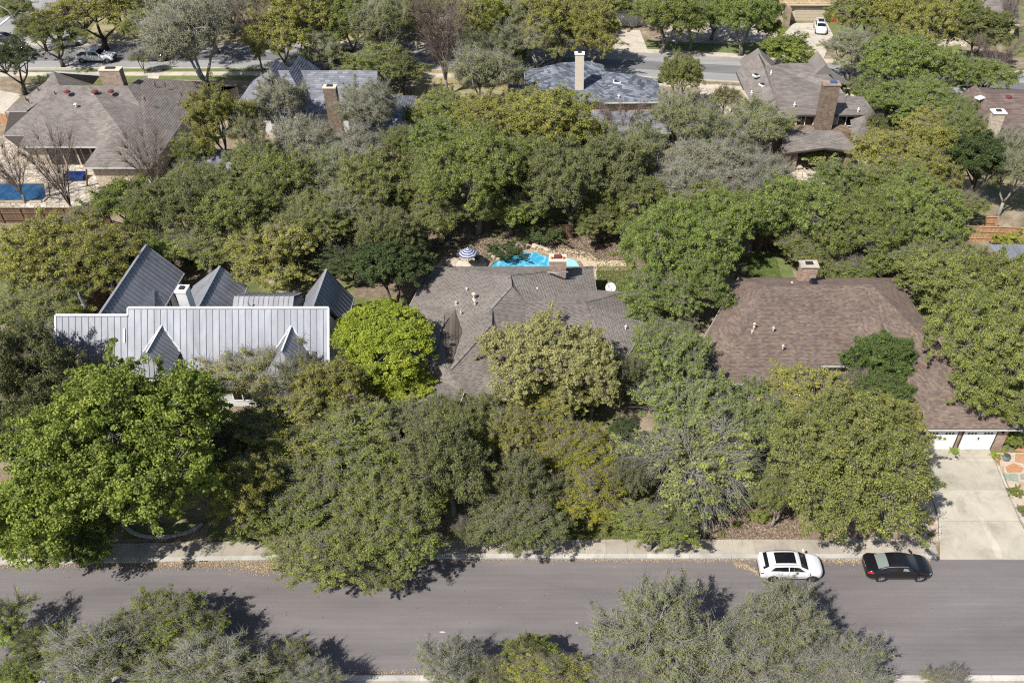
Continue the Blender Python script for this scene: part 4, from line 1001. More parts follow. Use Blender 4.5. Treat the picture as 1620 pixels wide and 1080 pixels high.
def limbs(rng, mb, L, C, Z0, r0, nsub=.5, twig=.018, lean=(0, 0), fork=.32, sub3=3):
    """trunk, one limb per lobe, twigs from limbs to leaf clumps"""
    top = Vector((lean[0], lean[1], Z0 * fork)); k = len(L)
    mb.tube([(0, 0, -.1), (lean[0] * .3, lean[1] * .3, Z0 * fork * .4), top], [r0 * 1.35, r0, r0 * .85], 7)
    # a few leaders, each serving the lobes around it
    nlead = max(3, k // 4); lead = []
    for j in range(nlead):
        th = 2 * math.pi * (j + rng.uniform(-.2, .2)) / nlead; rr = np.abs(L[:, :2]).max() * .35
        lead.append(Vector((top.x + rr * math.cos(th), top.y + rr * math.sin(th), Z0 * .72 + rng.uniform(-.3, .3))))
    for q in lead:
        m_ = top.lerp(q, .5) + Vector((rng.uniform(-.2, .2), rng.uniform(-.2, .2), -.15 * Z0 * .3))
        mb.tube([top, m_, q], [r0 * .62, r0 * .5, r0 * .38], 5)
    ends = []
    for x, y, z, r in L:
        c = Vector((x, y, z)); q = min(lead, key=lambda a: (a - c).length)
        m_ = q.lerp(c, .55) + Vector((rng.uniform(-.3, .3), rng.uniform(-.3, .3), rng.uniform(-.35, .1)))
        e = c + Vector((0, 0, r * .25)); mb.tube([q, m_, e], [r0 * .38, r0 * .26, r0 * .12], 4); ends.append((m_, c, e))
    for i in range(len(C)):
        if rng.random() > nsub: continue
        c = Vector(C[i]); m_, cc, e = min(ends, key=lambda t: (t[1] - c).length)
        s = m_.lerp(e, rng.uniform(.3, 1.0)); mid = s.lerp(c, .55) + Vector((rng.uniform(-.2, .2), rng.uniform(-.2, .2), rng.uniform(-.1, .25)))
        mb.tube([s, mid, c], [twig * 1.7, twig * 1.1, twig * .5], sub3, cap=False)
def fine_twigs(rng, C, D, n, length, w, spread=.8):
    """thin three-sided shoots fanning out of each clump; returns V, F"""
    m = len(C) * n; base = np.repeat(C, n, 0) + rng.normal(size=(m, 3)) * .15
    d = unit(np.repeat(D, n, 0) + rng.normal(size=(m, 3)) * spread + np.array([0, 0, .25]))
    ln = rng.uniform(.5, 1.3, (m, 1)) * length; tip = base + d * ln; st = base - d * ln * .35
    a = unit(np.cross(d, rng.normal(size=(m, 3)))) * w; b = np.cross(d, unit(a)) * w
    V = np.stack([st + a, st - a * .5 + b, st - a * .5 - b, tip], 1).reshape(-1, 3)
    k = np.arange(m)[:, None] * 4
    F = np.concatenate([k + np.array([0, 1, 3]), k + np.array([1, 2, 3]), k + np.array([2, 0, 3])])
    return V, F
def strands(rng, n, src, aim, length, w, segs=5, droop=.5, up=.35):
    """long arching shoots as three-sided whips"""
    V = []; F = []
    for i in range(n):
        p = np.array(src(rng)); d = np.array(aim(rng, p), float); d /= np.linalg.norm(d); L_ = length * rng.uniform(.5, 1.2); s = L_ / segs; b0 = len(V)
        for j in range(segs + 1):
            a = np.cross(d, [0.3, .2, 1]); a /= max(1e-6, np.linalg.norm(a)); b = np.cross(d, a); ww = w * (1 - j / (segs + .6))
            for k in range(3):
                t = 2.094 * k; V.append(p + a * ww * math.cos(t) + b * ww * math.sin(t))
            if j < segs:
                p = p + d * s; d = d + rng.normal(size=3) * .13 + np.array([0, 0, -droop / segs]); d /= np.linalg.norm(d)
        for j in range(segs):
            for k in range(3):
                o = b0 + j * 3; k2 = (k + 1) % 3; F.append((o + k, o + k2, o + 3 + k2)); F.append((o + k, o + 3 + k2, o + 3 + k))
    return np.array(V), np.array(F)
def tri_of(mb):
    F = []
    for f in mb.f:
        for i in range(1, len(f) - 1): F.append((f[0], f[i], f[i + 1]))
    return np.array(mb.v), np.array(F)
def wood_mesh(name, mb, mat, extra=()):
    V, F = tri_of(mb)
    for v, f in extra:
        F = np.concatenate([F, f + len(V)]); V = np.concatenate([V, v])
    return npmesh(name, V, F, M[mat], np.full(len(F), .5))
PROTO = {}
def make_proto(key, seed, R0, Z0, B0, k, rf, npuff, pr, nl, ln, wd, wood='bark', r0=.28, nsub=.5, twig=.018, flat=.8, low=-.6, fine=0, fl=.5, fw=.012, open_=0., jitter=.12, inner=.22, fork=.32, spread=.8, gaps=.85):
    rng = np.random.default_rng(seed); L = lobes_for(rng, R0, Z0, B0, k, rf, flat)
    V, F, T, C, D = crown(rng, L, npuff, pr, nl, ln, wd, flat, low, inner, jitter, open_, gaps)
    cm = npmesh('crown', V, F, M['leaf'], T)
    mb = MB(); limbs(rng, mb, L, C, Z0, r0, nsub, twig, (rng.uniform(-.4, .4), rng.uniform(-.4, .4)), fork)
    ex = [fine_twigs(rng, C, D, fine, fl, fw, spread)] if fine else []
    PROTO[key] = (wood_mesh('trunk', mb, wood, ex), cm, R0, Z0, B0)
#          key    seed R0   Z0   B0   k   rf   puffs pr  nl  ln   wd
make_proto('oakA', 1, 5.0, 4.9, 3.6, 11, .36, 634, 0.44, 76, 0.143, 0.081, fine=4, fl=.5, fw=.014)
make_proto('oakB', 2, 5.0, 4.9, 3.6, 8, .42, 580, 0.48, 82, 0.143, 0.081, fine=4, fl=.5, fw=.014, wood='bark')
make_proto('oakC', 3, 5.0, 4.9, 3.6, 14, .31, 648, 0.40, 72, 0.143, 0.081, fine=4, fl=.55, fw=.014)
make_proto('bigA', 4, 7.5, 6.0, 4.5, 22, .27, 1350, 0.46, 76, 0.150, 0.084, fine=4, fl=.55, fw=.014, r0=.4)
make_proto('bigB', 5, 7.5, 6.0, 4.5, 17, .31, 1282, 0.50, 78, 0.150, 0.084, fine=4, fl=.55, fw=.014, r0=.42)
make_proto('grayA', 6, 5.0, 4.9, 3.6, 12, .33, 540, 0.42, 64, 0.118, 0.062, wood='barkpale', fine=6, fl=.75, fw=.014, nsub=.85, twig=.024)
make_proto('grayB', 7, 5.0, 5.0, 3.7, 9, .37, 513, 0.48, 67, 0.118, 0.062, wood='barkpale', fine=7, fl=.85, fw=.014, nsub=.85, twig=.024)
make_proto('maple', 8, 8.6, 7.0, 5.4, 32, .235, 1823, 0.50, 78, 0.185, 0.124, wood='bark', fine=1, fl=.5, r0=.38, low=-.9, jitter=.25, inner=.3)
make_proto('globe', 9, 4.6, 5.8, 3.4, 7, .47, 620, 0.46, 131, 0.143, 0.093, wood='bark', fine=0, low=-.3, jitter=.03, inner=.05, flat=.86, gaps=0)
make_proto('dark', 10, 4.2, 4.6, 3.6, 12, .36, 540, 0.45, 105, 0.161, 0.081, wood='barkdark', fine=0, jitter=.08, inner=.12, gaps=.5)
make_proto('airy', 11, 5.0, 5.2, 3.8, 13, .30, 351, 0.44, 52, 0.144, 0.079, wood='barkdark', fine=5, fl=.7, nsub=.9, twig=.026, jitter=.3)
make_proto('tan', 12, 5.4, 6.6, 4.2, 15, .29, 756, 0.40, 67, 0.144, 0.092, wood='bark', fine=2, fl=.5, jitter=.2)
make_proto('shrub', 13, 1.6, 1.2, 1.1, 6, .45, 103, 0.29, 60, 0.129, 0.068, wood='barkdark', r0=.06, nsub=.3, twig=.01, low=-.6, fork=.15)
make_proto('small', 14, 3.0, 3.0, 2.4, 8, .40, 264, 0.41, 96, 0.130, 0.075, wood='barkdark', r0=.14, fine=1, fl=.4)
# bare, vase-shaped tree: rising limbs that fork into a haze of twigs
def bare_proto(key, seed, R0, H0, nmain, wood, nstr, leaves=0, sw=.02):
    rng = np.random.default_rng(seed); mb = MB(); nodes = []
    mb.tube([(0, 0, -.1), (.05, 0, H0 * .16)], [.2, .15], 7)
    for j in range(nmain):
        th = 2 * math.pi * (j + rng.uniform(-.3, .3)) / nmain; e = R0 * rng.uniform(.35, .8)
        p = Vector((0, 0, H0 * .14)); pts = [p]; rad = [.085]
        for i in range(1, 7):
            t = i / 6; q = Vector((math.cos(th) * e * t ** 1.3, math.sin(th) * e * t ** 1.3, H0 * (.14 + .72 * t))) + Vector((rng.uniform(-.15, .15), rng.uniform(-.15, .15), 0))
            pts.append(q); rad.append(.085 * (1 - t * .8)); 
            if i > 1: nodes.append((np.array(q), np.array((q - pts[-2]).normalized())))
        mb.tube(pts, rad, 5)
    def src(r): return nodes[r.integers(len(nodes))][0]
    def aim(r, p):
        d = np.array([p[0], p[1], 0.0]); d = d / max(.3, np.linalg.norm(d)); return d * r.uniform(.1, 1.0) + np.array([0, 0, .9]) + r.normal(size=3) * .35
    V, F = strands(rng, nstr, src, aim, R0 * .62, sw, 4, .15)
    wm = wood_mesh('trunk', mb, wood, [(V, F)])
    n = 900 + leaves; idx = rng.integers(len(V), size=n); C = V[idx] + rng.normal(size=(n, 3)) * .12
    lv, lf, lt = leaves_at(rng, C, unit(rng.normal(size=(n, 3))), .13, .07, rng.random(n))
    PROTO[key] = (wm, npmesh('crown', lv, lf, M['leaf'], lt), R0, H0 * .55, H0 * .45)
bare_proto('bareA', 21, 4.2, 9.5, 13, 'barkpurple', 1500, 500, .017)
bare_proto('bareB', 22, 4.0, 7.0, 8, 'barkpurple', 800, 200, .015)
# the wiry tree: long gray whips arching out of a low crown, few leaves
def wiry_proto(key, seed, leafn, nstr):
    rng = np.random.default_rng(seed); R0 = 5.6; mb = MB(); L = lobes_for(rng, R0, 4.2, 2.6, 12, .33)
    V, F, T, C, D = crown(rng, L, leafn, .42, 46, .22, .13, .8, -.4, .3, .3)
    limbs(rng, mb, L, C, 4.2, .26, .9, .03)
    def src(r):
        c = L[r.integers(len(L))]; return c[:3] * np.array([.85, .85, .95]) + r.normal(size=3) * .55
    def aim(r, p):
        d = np.array([p[0], p[1], 0.0]); d /= max(.5, np.linalg.norm(d)); return d * 1.0 + np.array([0, -.35, r.uniform(.1, .9)]) + r.normal(size=3) * .42
    SV, SF = strands(rng, nstr, src, aim, 2.9, .019, 5, 1.4)
    PROTO[key] = (wood_mesh('trunk', mb, 'barkpale', [(SV, SF), fine_twigs(rng, C, D, 8, .7, .013)]), npmesh('crown', V, F, M['leaf'], T), R0, 4.2, 2.8)
wiry_proto('wiry', 31, 270, 1700)
wiry_proto('wiry2', 32, 430, 260)

COLS = dict(olive=(.200, .226, .055), yol=(.260, .262, .052), mid=(.178, .212, .045), dark=(.064, .094, .032), bright=(.178, .226, .042), yg=(.245, .285, .034), ever=(.095, .140, .038), gray=(.240, .240, .145),
            tan=(.290, .280, .110), deep=(.148, .164, .055), rich=(.170, .224, .046), lime=(.25, .325, .050), purple=(.20, .15, .125), mustard=(.232, .232, .022), sage=(.212, .228, .082), rust=(.34, .17, .08))
KINDNAME = dict(oakA='live_oak_tree', oakB='live_oak_tree', oakC='live_oak_tree', bigA='live_oak_tree', bigB='live_oak_tree', grayA='live_oak_tree', grayB='live_oak_tree', maple='maple_tree', globe='round_tree',
                dark='laurel_tree', airy='live_oak_tree', tan='oak_tree', shrub='shrub', small='small_tree', bareA='bare_tree', bareB='bare_tree', wiry='wiry_tree', wiry2='wiry_tree')
TR = []
GROW = dict(oakA=1.2, oakB=1.2, oakC=1.2, bigA=1.12, bigB=1.12, grayA=1.22, grayB=1.22, airy=1.12, small=1.15, tan=1.08, dark=1.1)
def tree(px, py, rx, ry, kind, colr, label, rot=None, zs=None, lift=0.0):
    tm, cm, R0, Z0, B0 = PROTO[kind]
    gk = GROW.get(kind, 1.0) * (1.14 if py < 140 and kind != 'shrub' else 1.0); rx *= gk; ry *= gk
    zc = 5.0
    for _ in range(6):
        p = W(px, py, zc); s = scale_at(p.y, zc); r = rx / s; v = (py - 540) / FPX; loc = TH + math.atan(v)
        q = (ry / s * math.cos(math.atan(v))) ** 2 - (r * math.sin(loc)) ** 2; sy = 1.0
        lo, hi = (.42, 1.0) if kind not in ('bareA', 'bareB', 'maple') else (.5, 1.25)
        if q < (lo * r * math.cos(loc)) ** 2:
            b = lo * r; sy = math.sqrt(max(.2, ((ry / s) ** 2 - (b * math.cos(loc)) ** 2))) / (r * math.sin(loc)) if (ry / s) > b * math.cos(loc) else .55
            sy = max(.55, min(1, sy))
        else: b = min(hi * r, math.sqrt(q) / math.cos(loc))
        zc = Z0 * b / B0 + lift
        if kind == 'shrub': pass
        elif zc < b + 1.2: zc = b + 1.2
    p = W(px, py, zc)
    root = thing(KINDNAME[kind], (p.x, p.y, 0), label, 'shrub' if kind == 'shrub' else 'tree')
    sx = r / R0; root.scale = (sx, sx * sy, zc / Z0 if kind != 'shrub' else b / B0)
    rr = RND.random() * 6.28 if rot is None else rot
    if sy > .97: root.rotation_euler = (0, 0, rr)
    c = COLS[colr]; j = RND.uniform(.88, 1.12)
    t = link('trunk', tm, root); k = link('crown', cm, root)
    k.color = (c[0] * j, c[1] * j * RND.uniform(.97, 1.03), c[2] * j, 1)
    # the crown keeps its own height whatever the trunk's
    k.scale = (1, 1, (b / B0) / root.scale[2]); k.location = (0, 0, Z0 * (1 - k.scale[2]))
    TR.append(root); return root
T_ = tree
# along the camera side of the street
T_(2, 985, 55, 48, 'airy', 'lime', 'sparse lime green young tree cut by the left edge of the near verge')
T_(38, 1062, 52, 32, 'maple', 'bright', 'bright green leafy maple in the bottom left corner')
T_(150, 1050, 80, 58, 'grayA', 'olive', 'olive live oak second from the left along the bottom edge')
T_(262, 985, 70, 48, 'oakB', 'mid', 'rounded dark leaved oak rising above its neighbours at bottom left')
T_(330, 1062, 95, 52, 'grayB', 'olive', 'pale twigged live oak below the rounded dark oak at bottom left')
T_(452, 1062, 46, 40, 'oakA', 'olive', 'small olive oak ending the bottom left row of trees')
T_(716, 1058, 52, 42, 'grayA', 'sage', 'gray green oak first of the clump at the bottom centre')
T_(838, 1042, 48, 34, 'dark', 'mid', 'dark green tree in the middle of the bottom centre clump')
T_(865, 1072, 70, 26, 'oakA', 'yol', 'yellow olive oak in front of the dark green tree at bottom centre')
T_(1060, 1010, 92, 88, 'grayA', 'sage', 'large twiggy gray live oak reaching over the street at bottom right')
T_(1150, 1065, 90, 70, 'grayB', 'sage', 'bare limbed gray oak between the two tall bottom right oaks')
T_(1232, 985, 66, 66, 'grayB', 'sage', 'gray live oak whose top ends just below the white SUV')
T_(1345, 1060, 68, 52, 'grayA', 'sage', 'low gray oak sloping down at the right end of the bottom clump')
T_(1500, 1080, 34, 20, 'grayA', 'sage', 'small oak top poking over the bottom edge near the right corner')
# front gardens
T_(192, 725, 200, 176, 'maple', 'bright', 'huge bright green maple in front of the metal roofed house', rot=.6)
T_(30, 815, 95, 78, 'maple', 'lime', 'lime green maple beside the left edge next to the huge maple')
T_(118, 850, 72, 60, 'maple', 'bright', 'low bright green maple whose branch tips hang over the kerb')
T_(40, 590, 75, 92, 'oakC', 'deep', 'dull dark oak left of the metal roof above the maples')
T_(20, 700, 60, 70, 'oakB', 'deep', 'dark oak squeezed between the left edge and the huge maple')
T_(98, 560, 52, 42, 'grayA', 'sage', 'gray oak overlapping the left end of the metal roof')
T_(160, 562, 22, 34, 'airy', 'deep', 'thin dark tree top standing against the metal roof near its left end')
T_(415, 588, 84, 62, 'grayB', 'yol', 'open yellowish oak in front of the right dormer')
T_(472, 605, 44, 42, 'grayA', 'deep', 'shadowy thin oak hiding the front window below the right dormer')
T_(440, 690, 100, 58, 'oakC', 'yol', 'yellow olive oak between the huge maple and the round yellow tree')
T_(385, 785, 58, 72, 'oakA', 'yol', 'yellow olive oak just right of the curved stone edging')
T_(604, 552, 93, 72, 'globe', 'yg', 'dense round yellow-green tree between the metal roof and the taupe roof')
T_(630, 615, 62, 40, 'globe', 'yg', 'lower yellow-green round tree below the larger round one')
T_(530, 625, 62, 56, 'oakA', 'yol', 'olive oak leaning on the left side of the round yellow tree')
T_(560, 700, 100, 60, 'oakC', 'mid', 'mid green oak below the round yellow tree')
T_(665, 690, 72, 58, 'oakB', 'deep', 'dull green oak in front of the lower left eave of the taupe house')
T_(480, 800, 90, 70, 'oakB', 'mid', 'green oak above the sidewalk left of the largest shadow on the street')
T_(500, 885, 85, 46, 'oakA', 'olive', 'olive oak branch mass hanging over the kerb and street left of centre')
T_(610, 830, 108, 92, 'bigA', 'mid', 'broad green oak casting the largest shadow on the street')
T_(575, 895, 55, 42, 'oakC', 'olive', 'low olive bough at the very tip over the street')
T_(710, 745, 66, 72, 'oakA', 'deep', 'dark oak between the broad green oak and the front path')
T_(765, 665, 38, 52, 'oakC', 'olive', 'narrow oak poking up over the front gutter of the taupe house')
T_(820, 690, 50, 44, 'oakA', 'yol', 'yellow olive oak low in front of the tan oak')
T_(868, 575, 98, 78, 'tan', 'tan', 'pale tan flowering oak over the front of the taupe roof')
T_(935, 600, 55, 66, 'tan', 'tan', 'tan oak on the right shoulder of the flowering oak')
T_(860, 640, 78, 48, 'tan', 'yol', 'olive skirt of oak below the flowering tan oak')
T_(985, 600, 32, 80, 'oakB', 'deep', 'dull green oak between the tan oak and the wiry trees')
T_(905, 715, 66, 48, 'oakB', 'mustard', 'dense mustard green tree with a flat top above the street')
T_(922, 782, 64, 46, 'oakA', 'mustard', 'mustard green tree nearer the street than its flat topped twin')
T_(985, 690, 28, 46, 'dark', 'dark', 'narrow dark evergreen between the mustard trees and the wiry tree')
T_(830, 770, 48, 62, 'oakC', 'deep', 'dull oak left of the two mustard trees')
T_(818, 828, 76, 54, 'oakB', 'deep', 'dark oak overhanging the sidewalk at the foot of the front path')
T_(735, 845, 20, 26, 'oakC', 'deep', 'small dark oak beside the front path')
T_(1030, 832, 72, 36, 'oakA', 'mid', 'spreading green oak over the sidewalk between the mustard tree and planting bed')
T_(1066, 580, 72, 60, 'wiry2', 'rich', 'green tree with pale branches left of the brown roof corner')
T_(1050, 545, 55, 40, 'oakC', 'rich', 'small green oak between the taupe and brown roofs')
T_(1095, 655, 98, 72, 'wiry2', 'rich', 'wiry tree with green tufts below the brown roof corner')
T_(1094, 738, 122, 90, 'wiry', 'olive', 'wiry gray tree with long arching bare shoots', rot=0)
T_(1195, 665, 74, 62, 'wiry2', 'rich', 'thin pale branched tree reaching over the lower brown roof edge')
T_(1108, 592, 20, 18, 'small', 'dark', 'small dark evergreen at the corner of the brown roof')
T_(1335, 735, 140, 120, 'bigB', 'olive', 'largest olive oak standing left of the concrete driveway')
T_(1232, 785, 40, 54, 'oakA', 'olive', 'oak joining the wiry tree and the largest olive oak')
T_(1275, 650, 92, 66, 'oakC', 'yol', 'olive oak in front of the short green eave of the brown roof')
T_(1400, 690, 62, 60, 'oakA', 'yol', 'olive oak leaning against the garage wing')
T_(1390, 572, 52, 46, 'dark', 'ever', 'compact bright evergreen in the courtyard of the brown roofed house')
T_(1402, 625, 42, 36, 'dark', 'ever', 'lower evergreen just below the compact courtyard evergreen')
# right side
T_(1560, 560, 100, 92, 'bigA', 'olive', 'large olive oak right of the brown roof above the garage')
T_(1590, 640, 56, 50, 'oakB', 'mid', 'oak over the right end of the garage roof')
T_(1500, 460, 72, 58, 'oakA', 'olive', 'oak at the upper right corner of the brown roof')
T_(1600, 470, 66, 62, 'oakB', 'olive', 'oak below the gray metal patio cover at the right edge')
T_(1545, 425, 50, 32, 'airy', 'olive', 'thin oak left of the gray metal patio cover')
T_(1600, 385, 30, 18, 'shrub', 'yol', 'low shrub between the cedar fence and the metal patio cover')
# middle band, left to right
T_(75, 410, 84, 62, 'oakC', 'yol', 'yellowish oak beside the left edge below the brown fence')
T_(160, 420, 66, 52, 'oakA', 'yol', 'yellowish oak leaning over the gray dividing fence')
T_(60, 490, 76, 48, 'oakB', 'olive', 'shaded olive oak behind the satellite dish at the left')
T_(130, 360, 52, 26, 'oakC', 'yol', 'top of the yellowish oak nearest the brown fence')
T_(190, 325, 52, 34, 'small', 'rich', 'fresh green small tree at the end of the brown fence')
T_(238, 345, 38, 40, 'oakA', 'mid', 'mid green tree right of the fresh green small tree')
T_(270, 395, 46, 26, 'small', 'rich', 'low green tree right behind the tall metal gable')
T_(295, 330, 58, 50, 'oakB', 'deep', 'dark oak between the gray shingled house and the metal roofs')
T_(322, 392, 58, 36, 'oakC', 'olive', 'olive oak over the tip of the middle metal wing')
T_(370, 345, 66, 52, 'oakA', 'olive', 'olive oak under the small gray patio cover')
T_(430, 400, 74, 50, 'oakC', 'yol', 'yellow olive oak behind the low metal wing')
T_(440, 300, 62, 50, 'oakA', 'olive', 'olive oak below the left peak of the blue-gray house')
T_(500, 352, 72, 50, 'bigA', 'olive', 'broad olive oak in the dense middle band left of centre')
T_(520, 285, 58, 44, 'grayA', 'olive', 'olive oak right below the tall brick chimney of the blue-gray house')
T_(480, 232, 52, 40, 'grayB', 'gray', 'gray oak hiding the lower wall of the blue-gray house')
T_(586, 300, 62, 50, 'oakC', 'olive', 'olive oak left of the orange earth patch in the middle')
T_(612, 375, 48, 42, 'oakB', 'deep', 'dull oak just above the dark evergreen')
T_(560, 420, 48, 24, 'small', 'dark', 'shadowed small tree on the shaded green lawn')
T_(620, 436, 58, 50, 'dark', 'dark', 'dark glossy evergreen beside the upper left corner of the taupe roof')
T_(655, 395, 26, 26, 'small', 'dark', 'small bluish evergreen above the dark glossy evergreen')
T_(695, 345, 56, 36, 'oakA', 'mid', 'green oak above the striped umbrella')
T_(750, 285, 88, 74, 'bigB', 'mid', 'largest green oak of the middle band left of the pool')
T_(808, 330, 55, 36, 'oakB', 'mid', 'green oak just behind the bright blue pool')
T_(690, 230, 52, 40, 'oakC', 'rich', 'fresh green oak right of the gray stone bald spot')
T_(770, 200, 66, 44, 'oakA', 'yol', 'yellow olive oak left of the slate blue roof corner')
T_(870, 205, 70, 56, 'oakA', 'yol', 'yellow olive oak below the slate blue roof')
T_(905, 285, 80, 66, 'bigA', 'deep', 'dark oak with reddish tips above the pool spa')
T_(975, 280, 60, 56, 'oakC', 'deep', 'dull oak on the right of the dark oak with reddish tips')
T_(950, 350, 46, 30, 'dark', 'deep', 'shaded tree over the brown earth right of the pool')
T_(860, 372, 32, 20, 'shrub', 'dark', 'dark shrub behind the pool rocks')
T_(800, 400, 30, 17, 'shrub', 'dark', 'dark shrub between the umbrella and the pool')
T_(1075, 395, 90, 72, 'bigB', 'rich', 'rich green oak between the taupe and brown houses')
T_(1050, 465, 66, 46, 'oakA', 'rich', 'rich green oak touching the right end of the taupe roof')
T_(1108, 455, 44, 48, 'oakC', 'rich', 'rich green oak overhanging the left edge of the brown roof')
T_(1150, 360, 56, 50, 'oakB', 'rich', 'rich green oak left of the small bright lawn')
T_(1010, 250, 48, 46, 'grayA', 'olive', 'olive gray oak left of the white pergola')
T_(1060, 300, 66, 44, 'grayB', 'gray', 'gray oak below the white pergola')
T_(1120, 265, 68, 44, 'grayA', 'gray', 'gray oak in the middle right of the white pergola')
T_(1085, 205, 56, 48, 'grayB', 'olive', 'olive gray oak above and right of the white pergola')
T_(1078, 128, 30, 32, 'oakB', 'olive', 'olive oak between the slate blue house and the far street')
T_(1200, 205, 60, 40, 'grayA', 'olive', 'gray oak covering the left lower roof of the big chimney house')
T_(1150, 300, 60, 30, 'grayB', 'gray', 'low gray oak left of the stone outdoor fireplace')
T_(1262, 340, 66, 54, 'oakA', 'rich', 'green oak below the flagstone patio of the big chimney house')
T_(1330, 300, 50, 40, 'oakC', 'rich', 'fresh green oak on the flagstone patio')
T_(1300, 253, 34, 20, 'shrub', 'sage', 'gray green shrub in front of the dark porch')
T_(1360, 370, 80, 60, 'bigB', 'mid', 'broad green oak right of the tall back chimney of the brown house')
T_(1440, 340, 76, 60, 'bigA', 'rich', 'broad green oak left of the orange cedar fence')
T_(1290, 395, 56, 36, 'oakC', 'mid', 'green oak directly above the small bright lawn by the brown chimney')
T_(1430, 415, 66, 36, 'oakB', 'mid', 'shaded green oak behind the ridge of the brown roof')
T_(1400, 250, 60, 42, 'oakA', 'yol', 'yellow olive oak beside the dark porch of the big chimney house')
T_(1465, 280, 46, 40, 'oakC', 'yol', 'yellow olive oak left of the very dark evergreen')
T_(1546, 270, 50, 52, 'dark', 'dark', 'very dark evergreen left of the right edge above the cedar fence')
T_(1602, 280, 42, 50, 'grayA', 'sage', 'gray green oak at the right edge beside the very dark evergreen')
T_(1520, 325, 36, 22, 'oakB', 'olive', 'small olive oak directly behind the cedar fence')
# far band
T_(20, 100, 46, 34, 'airy', 'dark', 'dark leaved tree with bare stems at the left edge by the far street')
T_(84, 62, 44, 30, 'airy', 'olive', 'spreading oak in front of the white pickup truck')
T_(150, 28, 70, 34, 'airy', 'yol', 'leaning oak above the parked white pickup truck')
T_(305, 70, 66, 56, 'grayB', 'gray', 'gray oak with a forked trunk beside the far street')
T_(402, 55, 34, 50, 'bareA', 'rich', 'thin upright tree with fresh green tips along the far street')
T_(345, 195, 48, 50, 'oakC', 'yol', 'yellow-green oak beside the right eave of the gray-brown house')
T_(312, 240, 36, 28, 'oakB', 'mid', 'green tree below the yellow-green oak by the gray-brown eave')
T_(395, 220, 32, 34, 'grayA', 'yol', 'thin oak left of the small gray patio cover')
T_(448, 170, 46, 40, 'grayA', 'gray', 'gray oak in front of the left peaks of the blue-gray house')
T_(588, 180, 46, 42, 'grayB', 'gray', 'gray oak in front of the right roof of the blue-gray house')
T_(560, 245, 60, 34, 'grayA', 'gray', 'gray oak at the foot of the tall brick chimney')
T_(640, 240, 34, 32, 'oakA', 'mid', 'mid green oak by the gray stone bald spot')
T_(655, 190, 16, 22, 'small', 'rich', 'small fresh green tree at the right end of the blue-gray house')
T_(480, 40, 52, 42, 'oakC', 'yol', 'yellow-green oak on the far side of the street left of centre')
T_(550, 35, 44, 40, 'oakA', 'mid', 'mid green oak left of the bare vase-shaped tree')
T_(612, 48, 40, 40, 'grayA', 'olive', 'olive oak directly left of the bare vase-shaped tree')
T_(600, 105, 50, 26, 'oakC', 'olive', 'low oak along the near side of the far street left of the bare tree')
T_(530, 92, 26, 16, 'shrub', 'deep', 'dark shrub behind the peak of the blue-gray house')
T_(635, 112, 24, 26, 'airy', 'sage', 'small twisted oak at the near verge of the far street')
T_(700, 66, 56, 66, 'bareA', 'purple', 'tall bare vase-shaped tree with purple gray twigs')
T_(765, 128, 50, 40, 'grayB', 'sage', 'gray oak right of the bare vase-shaped tree')
T_(760, 40, 40, 40, 'oakB', 'yol', 'yellow-green oak right of the bare tree across the street')
T_(820, 35, 46, 36, 'grayA', 'olive', 'olive oak across the street left of the cream chimney')
T_(885, 40, 52, 40, 'oakA', 'yol', 'yellow-green oak straight behind the cream chimney')
T_(936, 55, 40, 36, 'oakC', 'yol', 'yellow-green oak left of the hidden white garage door')
T_(940, 5, 44, 22, 'oakB', 'olive', 'oak crown cut by the top edge above the hidden white garage')
T_(805, 95, 30, 16, 'small', 'deep', 'low dark tree between the far street and the slate blue roof')
T_(1050, 30, 46, 34, 'oakB', 'mid', 'green oak right of the hidden white garage door')
T_(1095, 38, 34, 26, 'oakA', 'rich', 'green oak in the middle of the row behind the striped lawn')
T_(1130, 20, 36, 26, 'oakC', 'rich', 'green oak cut by the top edge right of centre')
T_(1180, 30, 46, 36, 'oakB', 'rich', 'green oak left of the tan garage house')
T_(1215, 50, 18, 16, 'small', 'mid', 'small green tree by the entry pier of the tan house')
T_(1245, 85, 40, 22, 'small', 'bright', 'bright green low tree on the near side of the street by the big chimney house')
T_(1309, 28, 7, 7, 'shrub', 'bright', 'small round shrub at the right side of the tan garage door')
T_(1350, 84, 44, 28, 'grayA', 'sage', 'gray green oak on the verge behind the big chimney house')
T_(1365, 35, 44, 34, 'oakA', 'olive', 'olive oak right of the red stained fence')
T_(1415, 30, 46, 40, 'oakB', 'yol', 'yellow-green oak second right of the red stained fence')
T_(1462, 52, 38, 40, 'oakC', 'yol', 'yellow-green oak left of the pale garden path at the top right')
T_(1450, 8, 36, 18, 'oakA', 'olive', 'oak cut by the top edge left of the gray corner house')
T_(1422, 110, 54, 40, 'oakA', 'rich', 'fresh green oak nearest the far street right of the big chimney house')
T_(1440, 165, 70, 42, 'bigB', 'rich', 'broad fresh green oak filling the gap between the two right houses')
T_(1485, 122, 40, 34, 'oakC', 'rich', 'fresh green oak left of the dark vent on the brown roof')
T_(1475, 215, 56, 36, 'oakB', 'yol', 'yellow-green oak left of the white brick chimney')
T_(1380, 205, 24, 24, 'airy', 'olive', 'thin oak against the right wall of the big chimney house')
T_(1550, 58, 42, 34, 'dark', 'deep', 'dark green tree in front of the gray corner house')
T_(1580, 92, 46, 20, 'bareB', 'purple', 'purple brown bare tree by the street at the top right')
T_(1560, 125, 38, 26, 'oakA', 'rich', 'fresh green oak just behind the brown roof at the right edge')
T_(1598, 15, 22, 30, 'bareB', 'purple', 'bare purple twigged tree in the top right corner')
T_(200, 20, 34, 26, 'airy', 'deep', 'dark thin oak behind the leaning oak at the top left')
